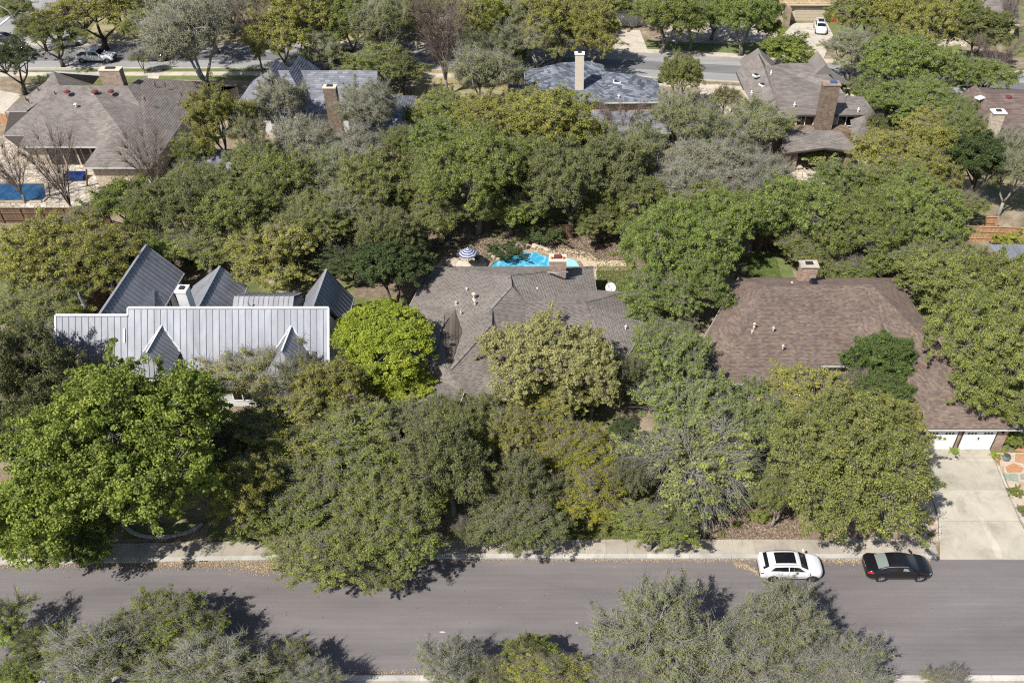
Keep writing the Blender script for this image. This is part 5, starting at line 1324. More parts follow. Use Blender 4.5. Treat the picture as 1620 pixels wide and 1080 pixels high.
T_(250, 8, 46, 22, 'grayA', 'olive', 'oak cut by the top edge at the left')
T_(360, 10, 44, 26, 'grayB', 'gray', 'gray oak cut by the top edge behind the forked oak')
T_(430, 5, 44, 26, 'oakA', 'yol', 'yellow-green oak cut by the top edge left of centre')
T_(520, 2, 50, 22, 'oakB', 'yol', 'second yellow-green oak cut by the top edge left of centre')
T_(610, 5, 44, 24, 'oakC', 'mid', 'mid green oak cut by the top edge left of the pale path')
T_(730, 0, 40, 24, 'bareB', 'purple', 'bare tree cut by the top edge right of the pale path')
T_(790, 0, 40, 22, 'oakA', 'yol', 'yellow-green oak cut by the top edge near the middle')
T_(860, 2, 44, 22, 'oakC', 'olive', 'olive oak cut by the top edge right of the middle')
T_(1010, 5, 34, 18, 'grayA', 'olive', 'oak above the hidden white garage door')
T_(20, 20, 30, 18, 'oakB', 'olive', 'oak in the top left corner beyond the cross street')
T_(90, 275, 50, 60, 'bareB', 'purple', 'bare tree leaning over the rectangular pool')
T_(20, 275, 50, 40, 'bareB', 'purple', 'bare tree at the left edge in front of the rectangular pool')
T_(235, 265, 50, 50, 'bareB', 'gray', 'gray bare tree at the front hip of the gray-brown house')
T_(985, 195, 52, 26, 'bareB', 'purple', 'purple gray bare tree over the low roof behind the slate blue house')
T_(1148, 165, 30, 26, 'airy', 'tan', 'thin tan tree in the pale courtyard by the big chimney house')
# filling rows
T_(300, 290, 40, 30, 'oakA', 'olive', 'olive oak squeezed between the gray-brown house and the patio cover')
T_(400, 265, 42, 34, 'oakC', 'mid', 'green oak right of the small gray patio cover')
T_(560, 330, 54, 40, 'grayA', 'olive', 'pale twigged olive oak in the thick of the middle band')
T_(640, 310, 46, 36, 'oakB', 'olive', 'olive oak at the right side of the orange earth patch')
T_(330, 310, 46, 34, 'oakB', 'olive', 'olive oak just below the small gray patio cover')
T_(400, 330, 50, 36, 'grayA', 'olive', 'twiggy olive oak over the dense middle left band')
T_(460, 350, 54, 38, 'oakC', 'olive', 'olive oak above the low metal wing roof')
T_(690, 285, 46, 40, 'oakA', 'mid', 'green oak left of the largest green oak of the middle band')
T_(825, 265, 54, 44, 'oakC', 'mid', 'green oak wedged between the two largest middle oaks')
T_(700, 180, 44, 32, 'oakB', 'olive', 'olive oak on the dry lawn under the bare vase-shaped tree')
T_(835, 180, 46, 34, 'oakC', 'yol', 'yellow olive oak touching the eave of the slate blue house')
T_(935, 225, 46, 34, 'oakC', 'olive', 'olive oak below the purple gray bare tree')
T_(1010, 320, 56, 44, 'oakA', 'mid', 'mid green oak between the dark reddish oak and the rich green oak')
T_(1100, 330, 56, 40, 'oakC', 'mid', 'mid green oak below the middle gray oaks')
T_(1210, 280, 44, 30, 'grayB', 'sage', 'gray oak at the left end of the flagstone patio')
T_(1210, 345, 48, 38, 'oakB', 'mid', 'green oak just left of the dark curved pool')
T_(1400, 295, 54, 40, 'oakC', 'mid', 'green oak right of the dark curved pool')
T_(1475, 345, 50, 40, 'oakC', 'rich', 'fresh green oak touching the left end of the orange cedar fence')
T_(1340, 430, 40, 20, 'oakA', 'mid', 'green oak bough behind the brown ridge right of the chimney')
T_(1470, 400, 60, 36, 'oakB', 'olive', 'olive oak below the left end of the orange cedar fence')
T_(1545, 470, 70, 52, 'oakC', 'olive', 'olive oak above the large oak at the right')
T_(1600, 560, 50, 56, 'oakA', 'olive', 'olive oak pressed against the right edge beside the large oak')
T_(1515, 215, 40, 34, 'oakA', 'rich', 'fresh green oak between the yellow-green oak and the white chimney')
T_(1510, 180, 34, 26, 'oakB', 'rich', 'fresh green oak at the lower left slope of the brown roof')
T_(1370, 150, 34, 24, 'oakC', 'rich', 'fresh green oak behind the right end of the big chimney house')
T_(1590, 235, 36, 26, 'grayB', 'sage', 'gray green oak at the right edge under the brown roof')
T_(1066, 182, 38, 30, 'grayA', 'olive', 'olive gray oak right of the slate blue house')
T_(1150, 235, 46, 34, 'grayB', 'olive', 'olive gray oak left of the lower roof of the big chimney house')
T_(655, 30, 36, 30, 'oakA', 'mid', 'green oak between the pale path and the bare vase-shaped tree')
T_(590, 20, 44, 30, 'oakC', 'olive', 'olive oak left of the pale path at the top')
T_(690, 15, 30, 20, 'grayA', 'olive', 'olive oak just right of the pale path at the top')
T_(900, 15, 46, 28, 'oakB', 'yol', 'yellow-green oak near the top edge behind the cream chimney')
T_(780, 75, 40, 30, 'grayB', 'olive', 'olive oak across the far street behind the slate blue roof')
T_(850, 70, 40, 30, 'grayA', 'yol', 'yellowish oak beside the far street left of the cream chimney')
T_(330, 30, 50, 34, 'grayA', 'gray', 'gray oak above the forked gray oak')
T_(440, 60, 40, 34, 'oakC', 'yol', 'yellow-green oak right of the thin upright tree')
T_(510, 70, 40, 26, 'grayA', 'olive', 'olive oak over the far street left of centre')
T_(238, 48, 34, 26, 'oakC', 'olive', 'olive oak right of the white pickup truck')
T_(222, 94, 16, 10, 'grayB', 'sage', 'low gray oak in front of the dark gray car')
T_(60, 45, 30, 22, 'airy', 'olive', 'open oak over the yellow line of the cross street')
T_(1400, 75, 36, 28, 'oakC', 'olive', 'olive oak beyond the fresh green oak by the far street')
T_(1515, 20, 30, 24, 'oakB', 'olive', 'olive oak in front of the left slope of the gray corner house')
T_(1285, 110, 18, 10, 'shrub', 'rich', 'low green shrub behind the ridge of the big chimney house')
T_(100, 640, 70, 60, 'oakA', 'deep', 'dark oak behind the upper left of the huge maple')
T_(720, 690, 44, 48, 'oakB', 'olive', 'olive oak under the lower eave of the taupe house')
T_(420, 840, 46, 24, 'oakC', 'mid', 'green oak above the sidewalk right of the curved stone edging')
T_(540, 770, 80, 60, 'oakC', 'mid', 'green oak in the middle of the front garden canopy')
T_(350, 730, 40, 60, 'oakB', 'deep', 'shadowed oak against the right side of the huge maple')
T_(1000, 760, 34, 34, 'oakA', 'deep', 'dull oak left of the wiry gray tree')
T_(200, 1020, 60, 46, 'oakC', 'olive', 'olive oak behind the second bottom left oak')
T_(400, 1075, 50, 30, 'oakC', 'olive', 'low olive oak along the bottom edge left of centre')
T_(780, 1070, 40, 26, 'oakC', 'olive', 'low olive oak in the bottom centre clump')
T_(497, 1074, 44, 26, 'grayB', 'olive', 'low twiggy oak at the right end of the bottom left clump')
T_(310, 1000, 50, 34, 'oakA', 'mid', 'mid green oak just right of the rounded dark oak at bottom left')
T_(70, 1020, 50, 34, 'airy', 'lime', 'thin lime green tree above the corner maple at bottom left')
T_(1352, 612, 30, 24, 'oakC', 'mid', 'small green oak under the short eave left of the courtyard evergreen')
T_(960, 1072, 50, 28, 'grayA', 'olive', 'low twiggy oak left of the large twiggy gray oak')
T_(1010, 1060, 60, 40, 'grayB', 'sage', 'lower limb mass of the bottom right clump at its left end')
T_(1290, 1065, 70, 46, 'grayB', 'sage', 'gray oak between the tall oak below the white SUV and the low right oak')
# shrubs of the gravel beds and garages
T_(1461, 812, 9, 7, 'shrub', 'mid', 'green shrub highest in the gravel bed left of the driveway')
T_(1471, 827, 5, 4.5, 'shrub', 'yol', 'tiny yellowish tuft below the green shrub in the gravel bed')
T_(1459, 836, 5, 5, 'shrub', 'mid', 'tiny green tuft on the left in the gravel bed')
T_(1473, 846, 6, 5, 'shrub', 'yol', 'small yellow green tuft nearest the corner of the gravel bed')
T_(1452, 846, 9, 6, 'shrub', 'olive', 'low olive tuft near the sidewalk under the largest oak')
T_(1607, 778, 13, 10, 'shrub', 'mid', 'spreading shrub in the gravel right of the driveway')
T_(1618, 808, 10, 9, 'shrub', 'deep', 'reddish green shrub at the right edge beside the driveway')
T_(1602, 698, 15, 14, 'shrub', 'mid', 'dark green bush at the right corner of the garage')
T_(1575, 721, 9, 7, 'shrub', 'lime', 'lime green potted plant right of the garage doors')
T_(1589, 714, 5, 4, 'shrub', 'yg', 'yellow flowering plant beside the glazed round pot')
T_(1509.5, 714, 7.5, 6.5, 'shrub', 'lime', 'small green plant standing between the two garage doors')
T_(1153, 800, 14, 9, 'shrub', 'sage', 'spiky blue green yucca in the planting bed')
T_(1200, 818, 20, 12, 'shrub', 'olive', 'olive shrub in the planting bed under the edge of the largest oak')
T_(1140, 790, 20, 12, 'shrub', 'mid', 'green shrub between the wiry tree and the spiky yucca')
T_(1185, 795, 14, 9, 'shrub', 'rich', 'fresh green shrub beside the spiky yucca')
T_(1141, 845, 7, 5, 'shrub', 'sage', 'gray green tuft at the left end of the planting bed')
T_(1166, 829, 8, 6, 'shrub', 'bright', 'bright green clump among the fallen leaves of the planting bed')
T_(205, 418, 18, 12, 'shrub', 'rich', 'green shrub against the gray dividing fence')
T_(312, 418, 24, 10, 'shrub', 'mid', 'low hedge-like shrub above the gap between the metal wings')
T_(230, 405, 22, 14, 'shrub', 'bright', 'bright green shrub at the tip of the tall metal gable')

# ------------------------------------------------------------------ vehicles
def cr(p0, p1, p2, p3, t):
    return .5 * ((2 * p1) + (-p0 + p2) * t + (2 * p0 - 5 * p1 + 4 * p2 - p3) * t * t + (-p0 + 3 * p1 - 3 * p2 + p3) * t ** 3)
class Loft:
    """body through cross-sections: x, z bottom, half width, z belt, half width belt, z top, half width top"""
    def __init__(self, st): self.st = np.array(st, float)
    def par(self, i):
        n = len(self.st) - 1; i = max(0, min(n, i)); k = min(int(i), n - 1); t = i - k; s = self.st
        v = cr(s[max(k - 1, 0)], s[k], s[k + 1], s[min(k + 2, n)], t)
        return s[k] * (1 - t) * .45 + s[k + 1] * t * .45 + v * .55
    def at(self, i, r, side=1):
        """r: 0 sill .. 3 belt .. 4 roof edge .. 6 centre line"""
        x, zb, w, zbelt, wb, zt, wt = self.par(i)
        rows = [(w * .90, zb), (w * .985, zb + (zbelt - zb) * .28), (w, zb + (zbelt - zb) * .66), (wb, zbelt), (wt + (wb - wt) * .10, zt - (zt - zbelt) * .12 - .01), (wt * .62, zt - .003), (0, zt + .012)]
        k = min(int(r), 5); t = r - k; a, b = rows[k], rows[k + 1]
        return Vector((x, side * (a[0] * (1 - t) + b[0] * t), a[1] * (1 - t) + b[1] * t))
    def body(self, name, mat, root, sub=4):
        n = (len(self.st) - 1) * sub; R = [0, .5, 1, 1.5, 2, 2.5, 3, 3.5, 4, 4.5, 5, 5.5, 6]; V = []; F = []
        for i in range(n + 1):
            ring = [self.at(i / sub, r, -1) for r in R] + [self.at(i / sub, r, 1) for r in R[-2::-1]]
            V += ring
        m = 2 * len(R) - 1
        for i in range(n):
            for j in range(m - 1): F.append((i * m + j, i * m + j + 1, (i + 1) * m + j + 1, (i + 1) * m + j))
            F.append((i * m + m - 1, i * m, (i + 1) * m, (i + 1) * m + m - 1))
        F.append(tuple(range(m - 1, -1, -1))); F.append(tuple(n * m + j for j in range(m)))
        mb = MB(); mb.add(V, F); return mb.build(name, mat, root, world=False, smooth=True)
    def patch(self, name, mat, root, i0, i1, r0, r1, side=0, off=.012, n=6, corners=None, smooth=True):
        mb = MB(); V = []; ss = (1,) if side == 1 else (-1,) if side == -1 else None
        for a in range(n + 1):
            for b in range(n + 1):
                u, v = a / n, b / n
                if corners:   # four (i, r) corners
                    c00, c10, c11, c01 = corners
                    i = (c00[0] * (1 - u) + c10[0] * u) * (1 - v) + (c01[0] * (1 - u) + c11[0] * u) * v; r = (c00[1] * (1 - u) + c10[1] * u) * (1 - v) + (c01[1] * (1 - u) + c11[1] * u) * v
                    sg = side
                else:
                    i = i0 + (i1 - i0) * u
                    if side == 0:
                        w = r0 + (12 - 2 * r0) * v; r = w if w <= 6 else 12 - w; sg = -1 if w <= 6 else 1
                    else: r = r0 + (r1 - r0) * v; sg = side
                p = self.at(i, r, sg); e = .03
                di = self.at(i + e, r, sg) - self.at(i - e, r, sg); r_ = min(5.97, max(.03, r)); dr = self.at(i, r_ + e, sg) - self.at(i, r_ - e, sg)
                nn = di.cross(dr) * sg
                if side == 0 and abs(r - 6) < .06: nn = Vector((-di.z, 0, di.x))
                if nn.length > 1e-9: nn.normalize()
                if nn.dot(Vector((0, p.y, .4 * (p.z - .5)))) < 0: nn = -nn
                V.append(p + nn * off)
        F = [(a * (n + 1) + b, (a + 1) * (n + 1) + b, (a + 1) * (n + 1) + b + 1, a * (n + 1) + b + 1) for a in range(n) for b in range(n)]
        mb.add(V, F); return mb.build(name, mat, root, world=False, smooth=smooth)
def wheel(root, x, side, r, y, rim):
    mb = MB(); n = 28; prof = [(r * .62, -.10), (r * .93, -.10), (r, -.07), (r, .07), (r * .93, .10), (r * .62, .10)]; V = []; F = []
    for a, b in prof:
        for j in range(n):
            t = 2 * math.pi * j / n; V.append((a * math.cos(t), b, a * math.sin(t)))
    for i in range(len(prof) - 1):
        for j in range(n): F.append((i * n + j, i * n + (j + 1) % n, (i + 1) * n + (j + 1) % n, (i + 1) * n + j))
    mb.add(V, F); ty = mb.build('wheel', M['tyre'], root, world=False); ty.location = (x, side * y, r)
    rb = MB(); rb.add([(r * .62 * math.cos(2 * math.pi * j / n), side * .045, r * .62 * math.sin(2 * math.pi * j / n)) for j in range(n)], [tuple(range(n))])
    rb.build('brake_disc', M['plastic'], ty, world=False)
    sp = MB(); ns = 5
    for k in range(ns * 2):
        t = 2 * math.pi * (k // 2) / ns + (.16 if k % 2 else -.16) + .3; c, s = math.cos(t), math.sin(t)
        sp.bar((0, side * .075, 0), (c * r * .63, side * .085, s * r * .63), .045, .03)
    for j in range(n):
        t0, t1 = 2 * math.pi * j / n, 2 * math.pi * (j + 1) / n
        sp.add([(a * math.cos(t), side * .095, a * math.sin(t)) for a, t in ((r * .58, t0), (r * .66, t0), (r * .66, t1), (r * .58, t1))], [(0, 1, 2, 3)])
    sp.lathe((0, 0, 0), [(.001, 0)], 3); sp.build('rim', M[rim], ty, world=False)
    return ty
def arch(root, L, x, side, r, w):
    mb = MB(); n = 16; V = []
    for j in range(n + 1):
        t = math.pi * (j / n) * 1.12 - .19
        for a in (r * .9, r * 1.16): V.append((x + a * math.cos(t), side * w, .33 + a * math.sin(t)))
    F = [(2 * j, 2 * j + 1, 2 * j + 3, 2 * j + 2) for j in range(n)]
    mb.add(V, F); mb.add([(x + r * 1.1 * math.cos(2 * math.pi * j / 20), side * (w - .012), .33 + r * 1.1 * math.sin(2 * math.pi * j / 20)) for j in range(20)], [tuple(range(20))])
    return mb.build('wheel_arch', M['plastic'], root, world=False)
def mirror(root, x, y, z, mat):
    for s in (-1, 1):
        mb = MB(); mb.box((x, s * (y + .09), z), (.12, .2, .14), taper=.8); mb.build('mirror', mat, root, world=False)
def car(kind, px, py, rz, paint, label, cat='car', name=None, rim='rim', at=None):
    p = at or W(px, py, .0); root = thing(name or 'parked_car', (p.x, p.y, .018), label, cat, rz)
    pm = M[paint]; WI = .35
    if kind == 'suv':
        st = [(-2.21, .42, .58, .74, .54, .84, .40), (-2.17, .30, .78, .90, .73, .98, .56), (-2.03, .25, .88, 1.00, .81, 1.10, .64), (-1.66, .22, .915, 1.03, .83, 1.42, .64), (-1.25, .20, .92, 1.03, .835, 1.51, .63), (-.6, .20, .92, 1.01, .84, 1.545, .64),
              (.05, .20, .92, .99, .84, 1.53, .64), (.45, .20, .92, .98, .84, 1.44, .63), (1.10, .20, .915, .955, .81, 1.03, .66), (1.6, .20, .91, .90, .79, .965, .60), (1.95, .22, .82, .80, .71, .86, .52), (2.12, .28, .64, .68, .54, .74, .40), (2.20, .38, .40, .56, .32, .60, .22)]
        L = Loft(st); L.body('body', pm, root); fa, ra = 1.36, -1.33; g = M['glass']
        L.patch('windshield', g, root, 7.12, 7.93, 4.05, 0, 0); L.patch('rear_window', g, root, 2.02, 2.97, 4.1, 0, 0)
        for s in (-1, 1):
            L.patch('side_window', g, root, 0, 0, 0, 0, s, corners=[(3.25, 3.18), (5.4, 3.14), (5.35, 3.86), (3.95, 3.80)])
            L.patch('side_window', g, root, 0, 0, 0, 0, s, corners=[(5.5, 3.14), (7.75, 3.12), (6.95, 3.80), (5.45, 3.86)])
            L.patch('taillight', M['redlens'], root, 0, 0, 0, 0, s, corners=[(.85, 2.35), (2.15, 2.5), (2.05, 2.9), (.9, 2.85)], off=.015)
            L.patch('headlight', M['clearlens'], root, 0, 0, 0, 0, s, corners=[(9.75, 2.45), (11.2, 2.5), (11.1, 2.95), (10.0, 2.95)], off=.015)
            L.patch('sill', M['plastic'], root, 1.2, 11.2, 0.02, .55, s, off=.01, n=14)
            mb = MB(); pts = [L.at(i, 4.15, s) + Vector((0, 0, .05)) for i in (2.9, 3.4, 4, 5, 6, 6.8)]; mb.tube(pts, .018, 4); mb.build('roof_rail', M['plastic'], root, world=False)
        sr = L.patch('sunroof', g, root, 4.05, 6.35, 4.75, 0, 0, off=.014, n=6)
        mb = MB(); a = L.at(5.35, 4.8, -1) + Vector((0, 0, .022)); b = L.at(5.35, 4.8, 1) + Vector((0, 0, .022)); mb.bar(a, b, .06, .012); mb.build('sunroof_bar', M['plastic'], sr, world=False)
        mb = MB(); mb.box((-2.06, 0, 1.36), (.22, 1.15, .04)); mb.build('spoiler', pm, root, world=False)
        mb = MB(); mb.box((-2.15, 0, .42), (.12, 1.3, .2)); mb.build('bumper', M['plastic'], root, world=False)
        mb = MB(); mb.box((2.15, 0, .46), (.08, .6, .2)); mb.build('grille', M['plastic'], root, world=False)
        mw = .92
    elif kind == 'sedan':
        st = [(-2.34, .44, .52, .78, .48, .84, .36), (-2.27, .30, .74, .92, .68, .97, .56), (-2.0, .22, .885, 1.0, .80, 1.06, .66), (-1.66, .19, .90, .985, .80, 1.09, .62), (-1.0, .18, .90, .96, .81, 1.34, .57), (-.4, .17, .90, .945, .81, 1.425, .57),
              (.2, .17, .90, .93, .81, 1.42, .57), (.55, .17, .90, .92, .81, 1.33, .57), (1.25, .17, .895, .89, .78, .955, .64), (1.75, .18, .88, .82, .76, .87, .58), (2.06, .22, .79, .70, .68, .75, .48), (2.23, .28, .60, .60, .50, .64, .36), (2.32, .36, .36, .50, .28, .54, .20)]
        L = Loft(st); L.body('body', pm, root); g = M['glass']; fa, ra = 1.38, -1.32
        L.patch('windshield', g, root, 7.05, 7.95, 4.05, 0, 0); L.patch('rear_window', M['glasslt'] if paint == 'carblack' else g, root, 3.12, 4.15, 4.15, 0, 0)  # rear glass of the black sedan painted pale like a reflection
        for s in (-1, 1):
            L.patch('side_window', g, root, 0, 0, 0, 0, s, corners=[(3.75, 3.25), (5.5, 3.14), (5.45, 3.84), (4.4, 3.72)])
            L.patch('side_window', g, root, 0, 0, 0, 0, s, corners=[(5.6, 3.14), (7.8, 3.12), (6.95, 3.78), (5.55, 3.84)])
            if paint == 'carblack': L.patch('painted_window_reflection', M['glasslt'], root, 0, 0, 0, 0, s, corners=[(5.75, 3.25), (6.9, 3.22), (6.6, 3.62), (5.85, 3.66)], off=.018)  # pale patch painted as a reflection on the side glass
            L.patch('taillight', M['redlens'], root, 0, 0, 0, 0, s, corners=[(.9, 2.3), (2.3, 2.55), (2.1, 2.92), (1.0, 2.9)], off=.015)
            L.patch('headlight', M['clearlens'], root, 0, 0, 0, 0, s, corners=[(9.6, 2.5), (10.9, 2.5), (10.7, 2.93), (9.9, 2.93)], off=.015)
            mb = MB(); pts = [L.at(i, 3.92, s) + Vector((0, s * .012, .01)) for i in (3.4, 4, 4.6, 5.2, 6, 6.7)]; mb.tube(pts, .012, 4); mb.build('chrome_trim', M['steel'], root, world=False)
        mb = MB(); mb.box((-2.32, 0, .80), (.03, .5, .13)); mb.build('number_plate', M['plate'], root, world=False)
        mw = .90
    elif kind == 'pickup':
        st = [(-2.85, .55, .86, .98, .86, 1.02, .80), (-2.80, .48, .95, 1.06, .92, 1.10, .86), (-1.0, .42, .97, 1.08, .93, 1.12, .86)]
        Loft(st).body('bed', pm, root)
        mb = MB(); mb.box((-1.9, 0, 1.13), (1.66, 1.42, .03)); mb.build('bed_liner', M['dark'], root, world=False)
        st = [(-1.02, .40, .97, 1.10, .93, 1.60, .70), (-.95, .40, .97, 1.12, .93, 1.84, .70), (-.1, .40, .97, 1.12, .93, 1.90, .72), (.35, .40, .97, 1.12, .93, 1.82, .72), (1.0, .40, .97, 1.13, .93, 1.26, .80), (1.6, .40, .97, 1.12, .93, 1.20, .78), (2.5, .42, .95, 1.02, .90, 1.10, .74), (2.72, .5, .84, .9, .80, .95, .6)]
        L = Loft(st); L.body('cab', pm, root); g = M['glass']; fa, ra = 1.85, -2.0; mw = .97; WI = .42
        L.patch('windshield', g, root, 3.1, 3.92, 4.1, 0, 0); L.patch('rear_window', g, root, .15, .85, 4.2, 0, 0)
        for s in (-1, 1): L.patch('side_window', g, root, 0, 0, 0, 0, s, corners=[(1.1, 3.15), (3.7, 3.12), (3.0, 3.82), (1.2, 3.86)])
        mb = MB(); mb.box((2.74, 0, .75), (.1, 1.3, .35)); mb.build('grille', M['plastic'], root, world=False)
    for s in (-1, 1):
        for x in (fa, ra):
            arch(root, None, x, s, WI, mw + .012); wheel(root, x, s, WI * .97, mw - .075, rim)
    mirror(root, 1.02 if kind != 'pickup' else .9, mw - .04, 1.05 if kind != 'pickup' else 1.25, pm)
    mb = MB(); mb.box((0, 0, .30), (3.6, 1.45, .2)); mb.build('underbody', M['plastic'], root, world=False)
    return root
car('suv', 0, 0, 0, 'carwhite', 'white compact SUV with a black glass sunroof parked on the near street', 'suv', 'parked_suv', 'rimdark', at=Vector((15.85, 36.42, 0)))
car('sedan', 0, 0, 0, 'carblack', 'black sedan parked ahead of the white SUV near the driveway', 'car', at=Vector((23.32, 36.42, 0)))
car('pickup', 0, 0, -.02, 'carwhite', 'white pickup truck parked on the far street behind an oak', 'pickup truck', 'pickup_truck', at=Vector((-70.6, 128.5, 0)))
car('sedan', 110, 72, .35, 'carwhite', 'white car on the far corner behind the spreading oak', rim='rimdark')
car('sedan', 6, 66, .05, 'cardark', 'dark car at the left edge beside the cross street')
car('sedan', 243, 95, 3.14, 'cardark', 'dark gray car half hidden right of the pickup truck')
car('sedan', 561, 91, 0, 'carsilver', 'silver car parked on the far street left of the bare tree')
car('sedan', 714, 92, 0, 'carblue', 'blue car parked on the far street behind the bare vase-shaped tree')
car('suv', 1297, 49, math.radians(-98), 'carwhite', 'white SUV parked before the tan garage at the top', 'suv', 'parked_suv')

# ------------------------------------------------------------------ fences
def fence(pa, pb, h, mat, label, pitch=2.4, rails=(.35, 1.1), side=-1, name='fence', base=0.0):
    """pickets (one joined part, too narrow to pick apart), rails and posts of their own"""
    a, b = Vector(pa), Vector(pb); a.z = b.z = base; root = thing(name, tuple(a), label, 'fence'); d = (b - a); n = max(1, round(d.length / pitch)); u = d.normalized(); nrm = Vector((u.y, -u.x, 0)) * .05
    if nrm.y > 0: nrm = -nrm
    off = a; pk = MB(); k = int(d.length / .155)
    for i in range(k):
        c = a + u * (i * .155 + .07); hh = h + RND.uniform(-.012, .012); c = c - nrm * .6
        pk.bar(c, c + Vector((0, 0, hh)), .145, .022, RND.random())
    pk.build('pickets', M[mat], root, kind='stuff')
    for i in range(n):
        for z in rails:
            mb = MB(); p, q = a + u * (d.length * i / n) + nrm * .5, a + u * (d.length * (i + 1) / n - .02) + nrm * .5
            mb.bar(p + Vector((0, 0, z)), q + Vector((0, 0, z)), .05, .09, RND.random()); mb.build('rail', M[mat], root)
        mb = MB(); p, q = a + u * (d.length * i / n), a + u * (d.length * (i + 1) / n - .02); mb.bar(p + Vector((0, 0, h + .03)), q + Vector((0, 0, h + .03)), .13, .035, RND.random()); mb.build('top_board', M[mat], root)
    for i in range(n + 1):
        mb = MB(); p = a + u * (d.length * i / n) + nrm * .9; mb.bar(p, p + Vector((0, 0, h - .05)), .09, .09, RND.random()); mb.build('post', M[mat], root)
    return root
z0 = Vector((0, 0, 0))
fence(W(1508, 381, 0), W(1640, 385, 0), 1.85, 'cedar', 'orange cedar fence at the right above the metal patio cover', rails=(.45, 1.25))
fence(W(1552, 366, 0), W(1572, 366, 0), 1.8, 'cedar', 'short orange cedar panel behind the long cedar fence')
fence(W(-60, 353, 0), W(142, 353, 0), 1.9, 'brownwood', 'long brown fence below the rectangular pool', rails=(.4, 1.3))
fence(W(142, 353, 0), W(182, 364, 0), 1.8, 'brownwood', 'short brown fence running on from the long brown one')
fence(W(150, 505, 0), W(222, 405, 0), 1.85, 'brownwood', 'gray brown dividing fence beside the tall metal gable')
fence(W(222, 404, 0), W(226, 352, 0), 1.85, 'brownwood', 'fence stretch behind the bright green shrub')
fence(W(1312, 36, 0), W(1350, 36, 0), 1.9, 'redwood', 'red stained fence right of the tan garage house')
fence(W(0, 196, 0), W(18, 202, 0), 1.7, 'cedar', 'small cedar gate panel left of the gray-brown house')
fence(W(1066, 30, 0), W(1102, 30, 0), 1.7, 'redwood', 'red fence glimpsed between the trees at the top')
fence(W(845, 378, 0), W(905, 378, 0), 1.7, 'brownwood', 'weathered fence in the shade behind the pool')
fence(W(1190, 395, 0), W(1260, 392, 0), 1.7, 'brownwood', 'weathered fence behind the small bright lawn')
fence(W(400, 385, 0), W(560, 352, 0), 1.7, 'brownwood', 'weathered fence under the dense middle oaks')

# ------------------------------------------------------------------ pools
def pool(label, L, mat, edge, depthcol='pool_tile', coping_mat='coping', w=.38, step=.75, z=.03):
    P = [W(x, y, 0) for x, y in L]; c = sum(P, Vector()) / len(P)
    root = thing('swimming_pool', (c.x, c.y, 0), label, 'swimming pool')
    mb = MB(); pts = ccw([(p.x, p.y) for p in P])
    for t in earcut(pts): mb.add([(pts[i][0], pts[i][1], z + .012) for i in t], [(0, 1, 2)])
    mb.build('water', M[mat], root)
    n = len(P)
    for i in edge:
        a, b = P[i], P[(i + 1) % n]; d = b - a; k = max(1, round(d.length / step)); u = d.normalized()
        for j in range(k):
            mb = MB(); p = a + d * (j / k) + u * .012; q = a + d * ((j + 1) / k) - u * .012
            m_ = (p + q) / 2; wd = w * RND.uniform(.85, 1.25)
            mb.bar(p + Vector((0, 0, z + .05)), q + Vector((0, 0, z + .05)), wd, .12, RND.random()); mb.build('coping_stone', M[coping_mat], root)
    return root
main = [(772, 424), (778, 417), (785, 413), (793, 409), (802, 405.5), (812, 402), (824, 399.5), (834, 398.3), (844, 398.3), (852, 399.5), (860, 403), (868, 406), (896, 407), (896, 432), (790, 432), (776, 430)]
pool('bright blue kidney-shaped pool behind the taupe house', main, 'water', range(0, 12))
pool('small pale blue spa at the right end of the kidney-shaped pool', [(897, 407), (904, 408.5), (910, 411), (915, 415), (919, 421), (919, 434), (897, 434)], 'spa', range(0, 5))
pool('dark blue rectangular pool at the left edge', [(-80, 290), (73, 290), (76, 312), (67, 320), (-80, 320)], 'water2', range(0, 4), step=1.1)
pool('dark curved pool on the patio of the big chimney house', [(1232, 296), (1240, 292), (1262, 291), (1285, 296), (1310, 297), (1330, 293), (1348, 293), (1362, 299), (1360, 306), (1300, 310), (1240, 306)], 'pond', range(0, 8))
# boulders round the kidney pool, each a thing
ico = []
def rock(px, py, s, label, group, tint=None):
    p = W(px, py, 0); rng = random.Random(int(px * 31 + py)); o = thing_rock(s, rng, rng.random() if tint is None else tint)
    o.location = (p.x, p.y, s * .18); tag(o, label, 'rock', group); return o
def thing_rock(s, rng, tint):
    mb = MB(); V = []; n = 9; rows = 5
    for i in range(rows + 1):
        ph = math.pi * i / rows
        for j in range(n):
            t = 2 * math.pi * j / n; k = rng.uniform(.8, 1.15); V.append((s * k * math.sin(ph) * math.cos(t), s * .75 * k * math.sin(ph) * math.sin(t), s * .5 * math.cos(ph) * k))
    F = [(i * n + j, (i + 1) * n + j, (i + 1) * n + (j + 1) % n, i * n + (j + 1) % n) for i in range(rows) for j in range(n)]
    mb.add(V, F, tint); o = mb.build('boulder', M['rock']); return o
GR = 'boulders lining the back edge of the kidney-shaped pool'
ORD = 'first second third fourth fifth sixth seventh eighth ninth tenth eleventh'.split()
for k, (x, y) in enumerate([(765, 414), (773, 410), (781, 405.5), (790, 401), (800, 397), (811, 394), (822, 391.5), (834, 390), (846, 390), (857, 392), (866, 396)]):
    rock(x, y, RND.uniform(.4, .65), ORD[k] + ' boulder from the umbrella in the line behind the kidney-shaped pool', GR)
for k, (x, y, s) in enumerate([(718, 417, .9), (731, 419, .8), (744, 421, .9), (754, 422, .7), (763, 421, .6)]):
    rock(x, y, s, ORD[k] + ' pale boulder from the left below the striped umbrella', 'boulders under the striped umbrella', .8)
rock(1326, 290, .7, 'brown boulder on the flagstone patio near the dark porch', None, .3)
rock(1258, 266, 1.0, 'large tan boulder in front of the dark porch', None, .5)
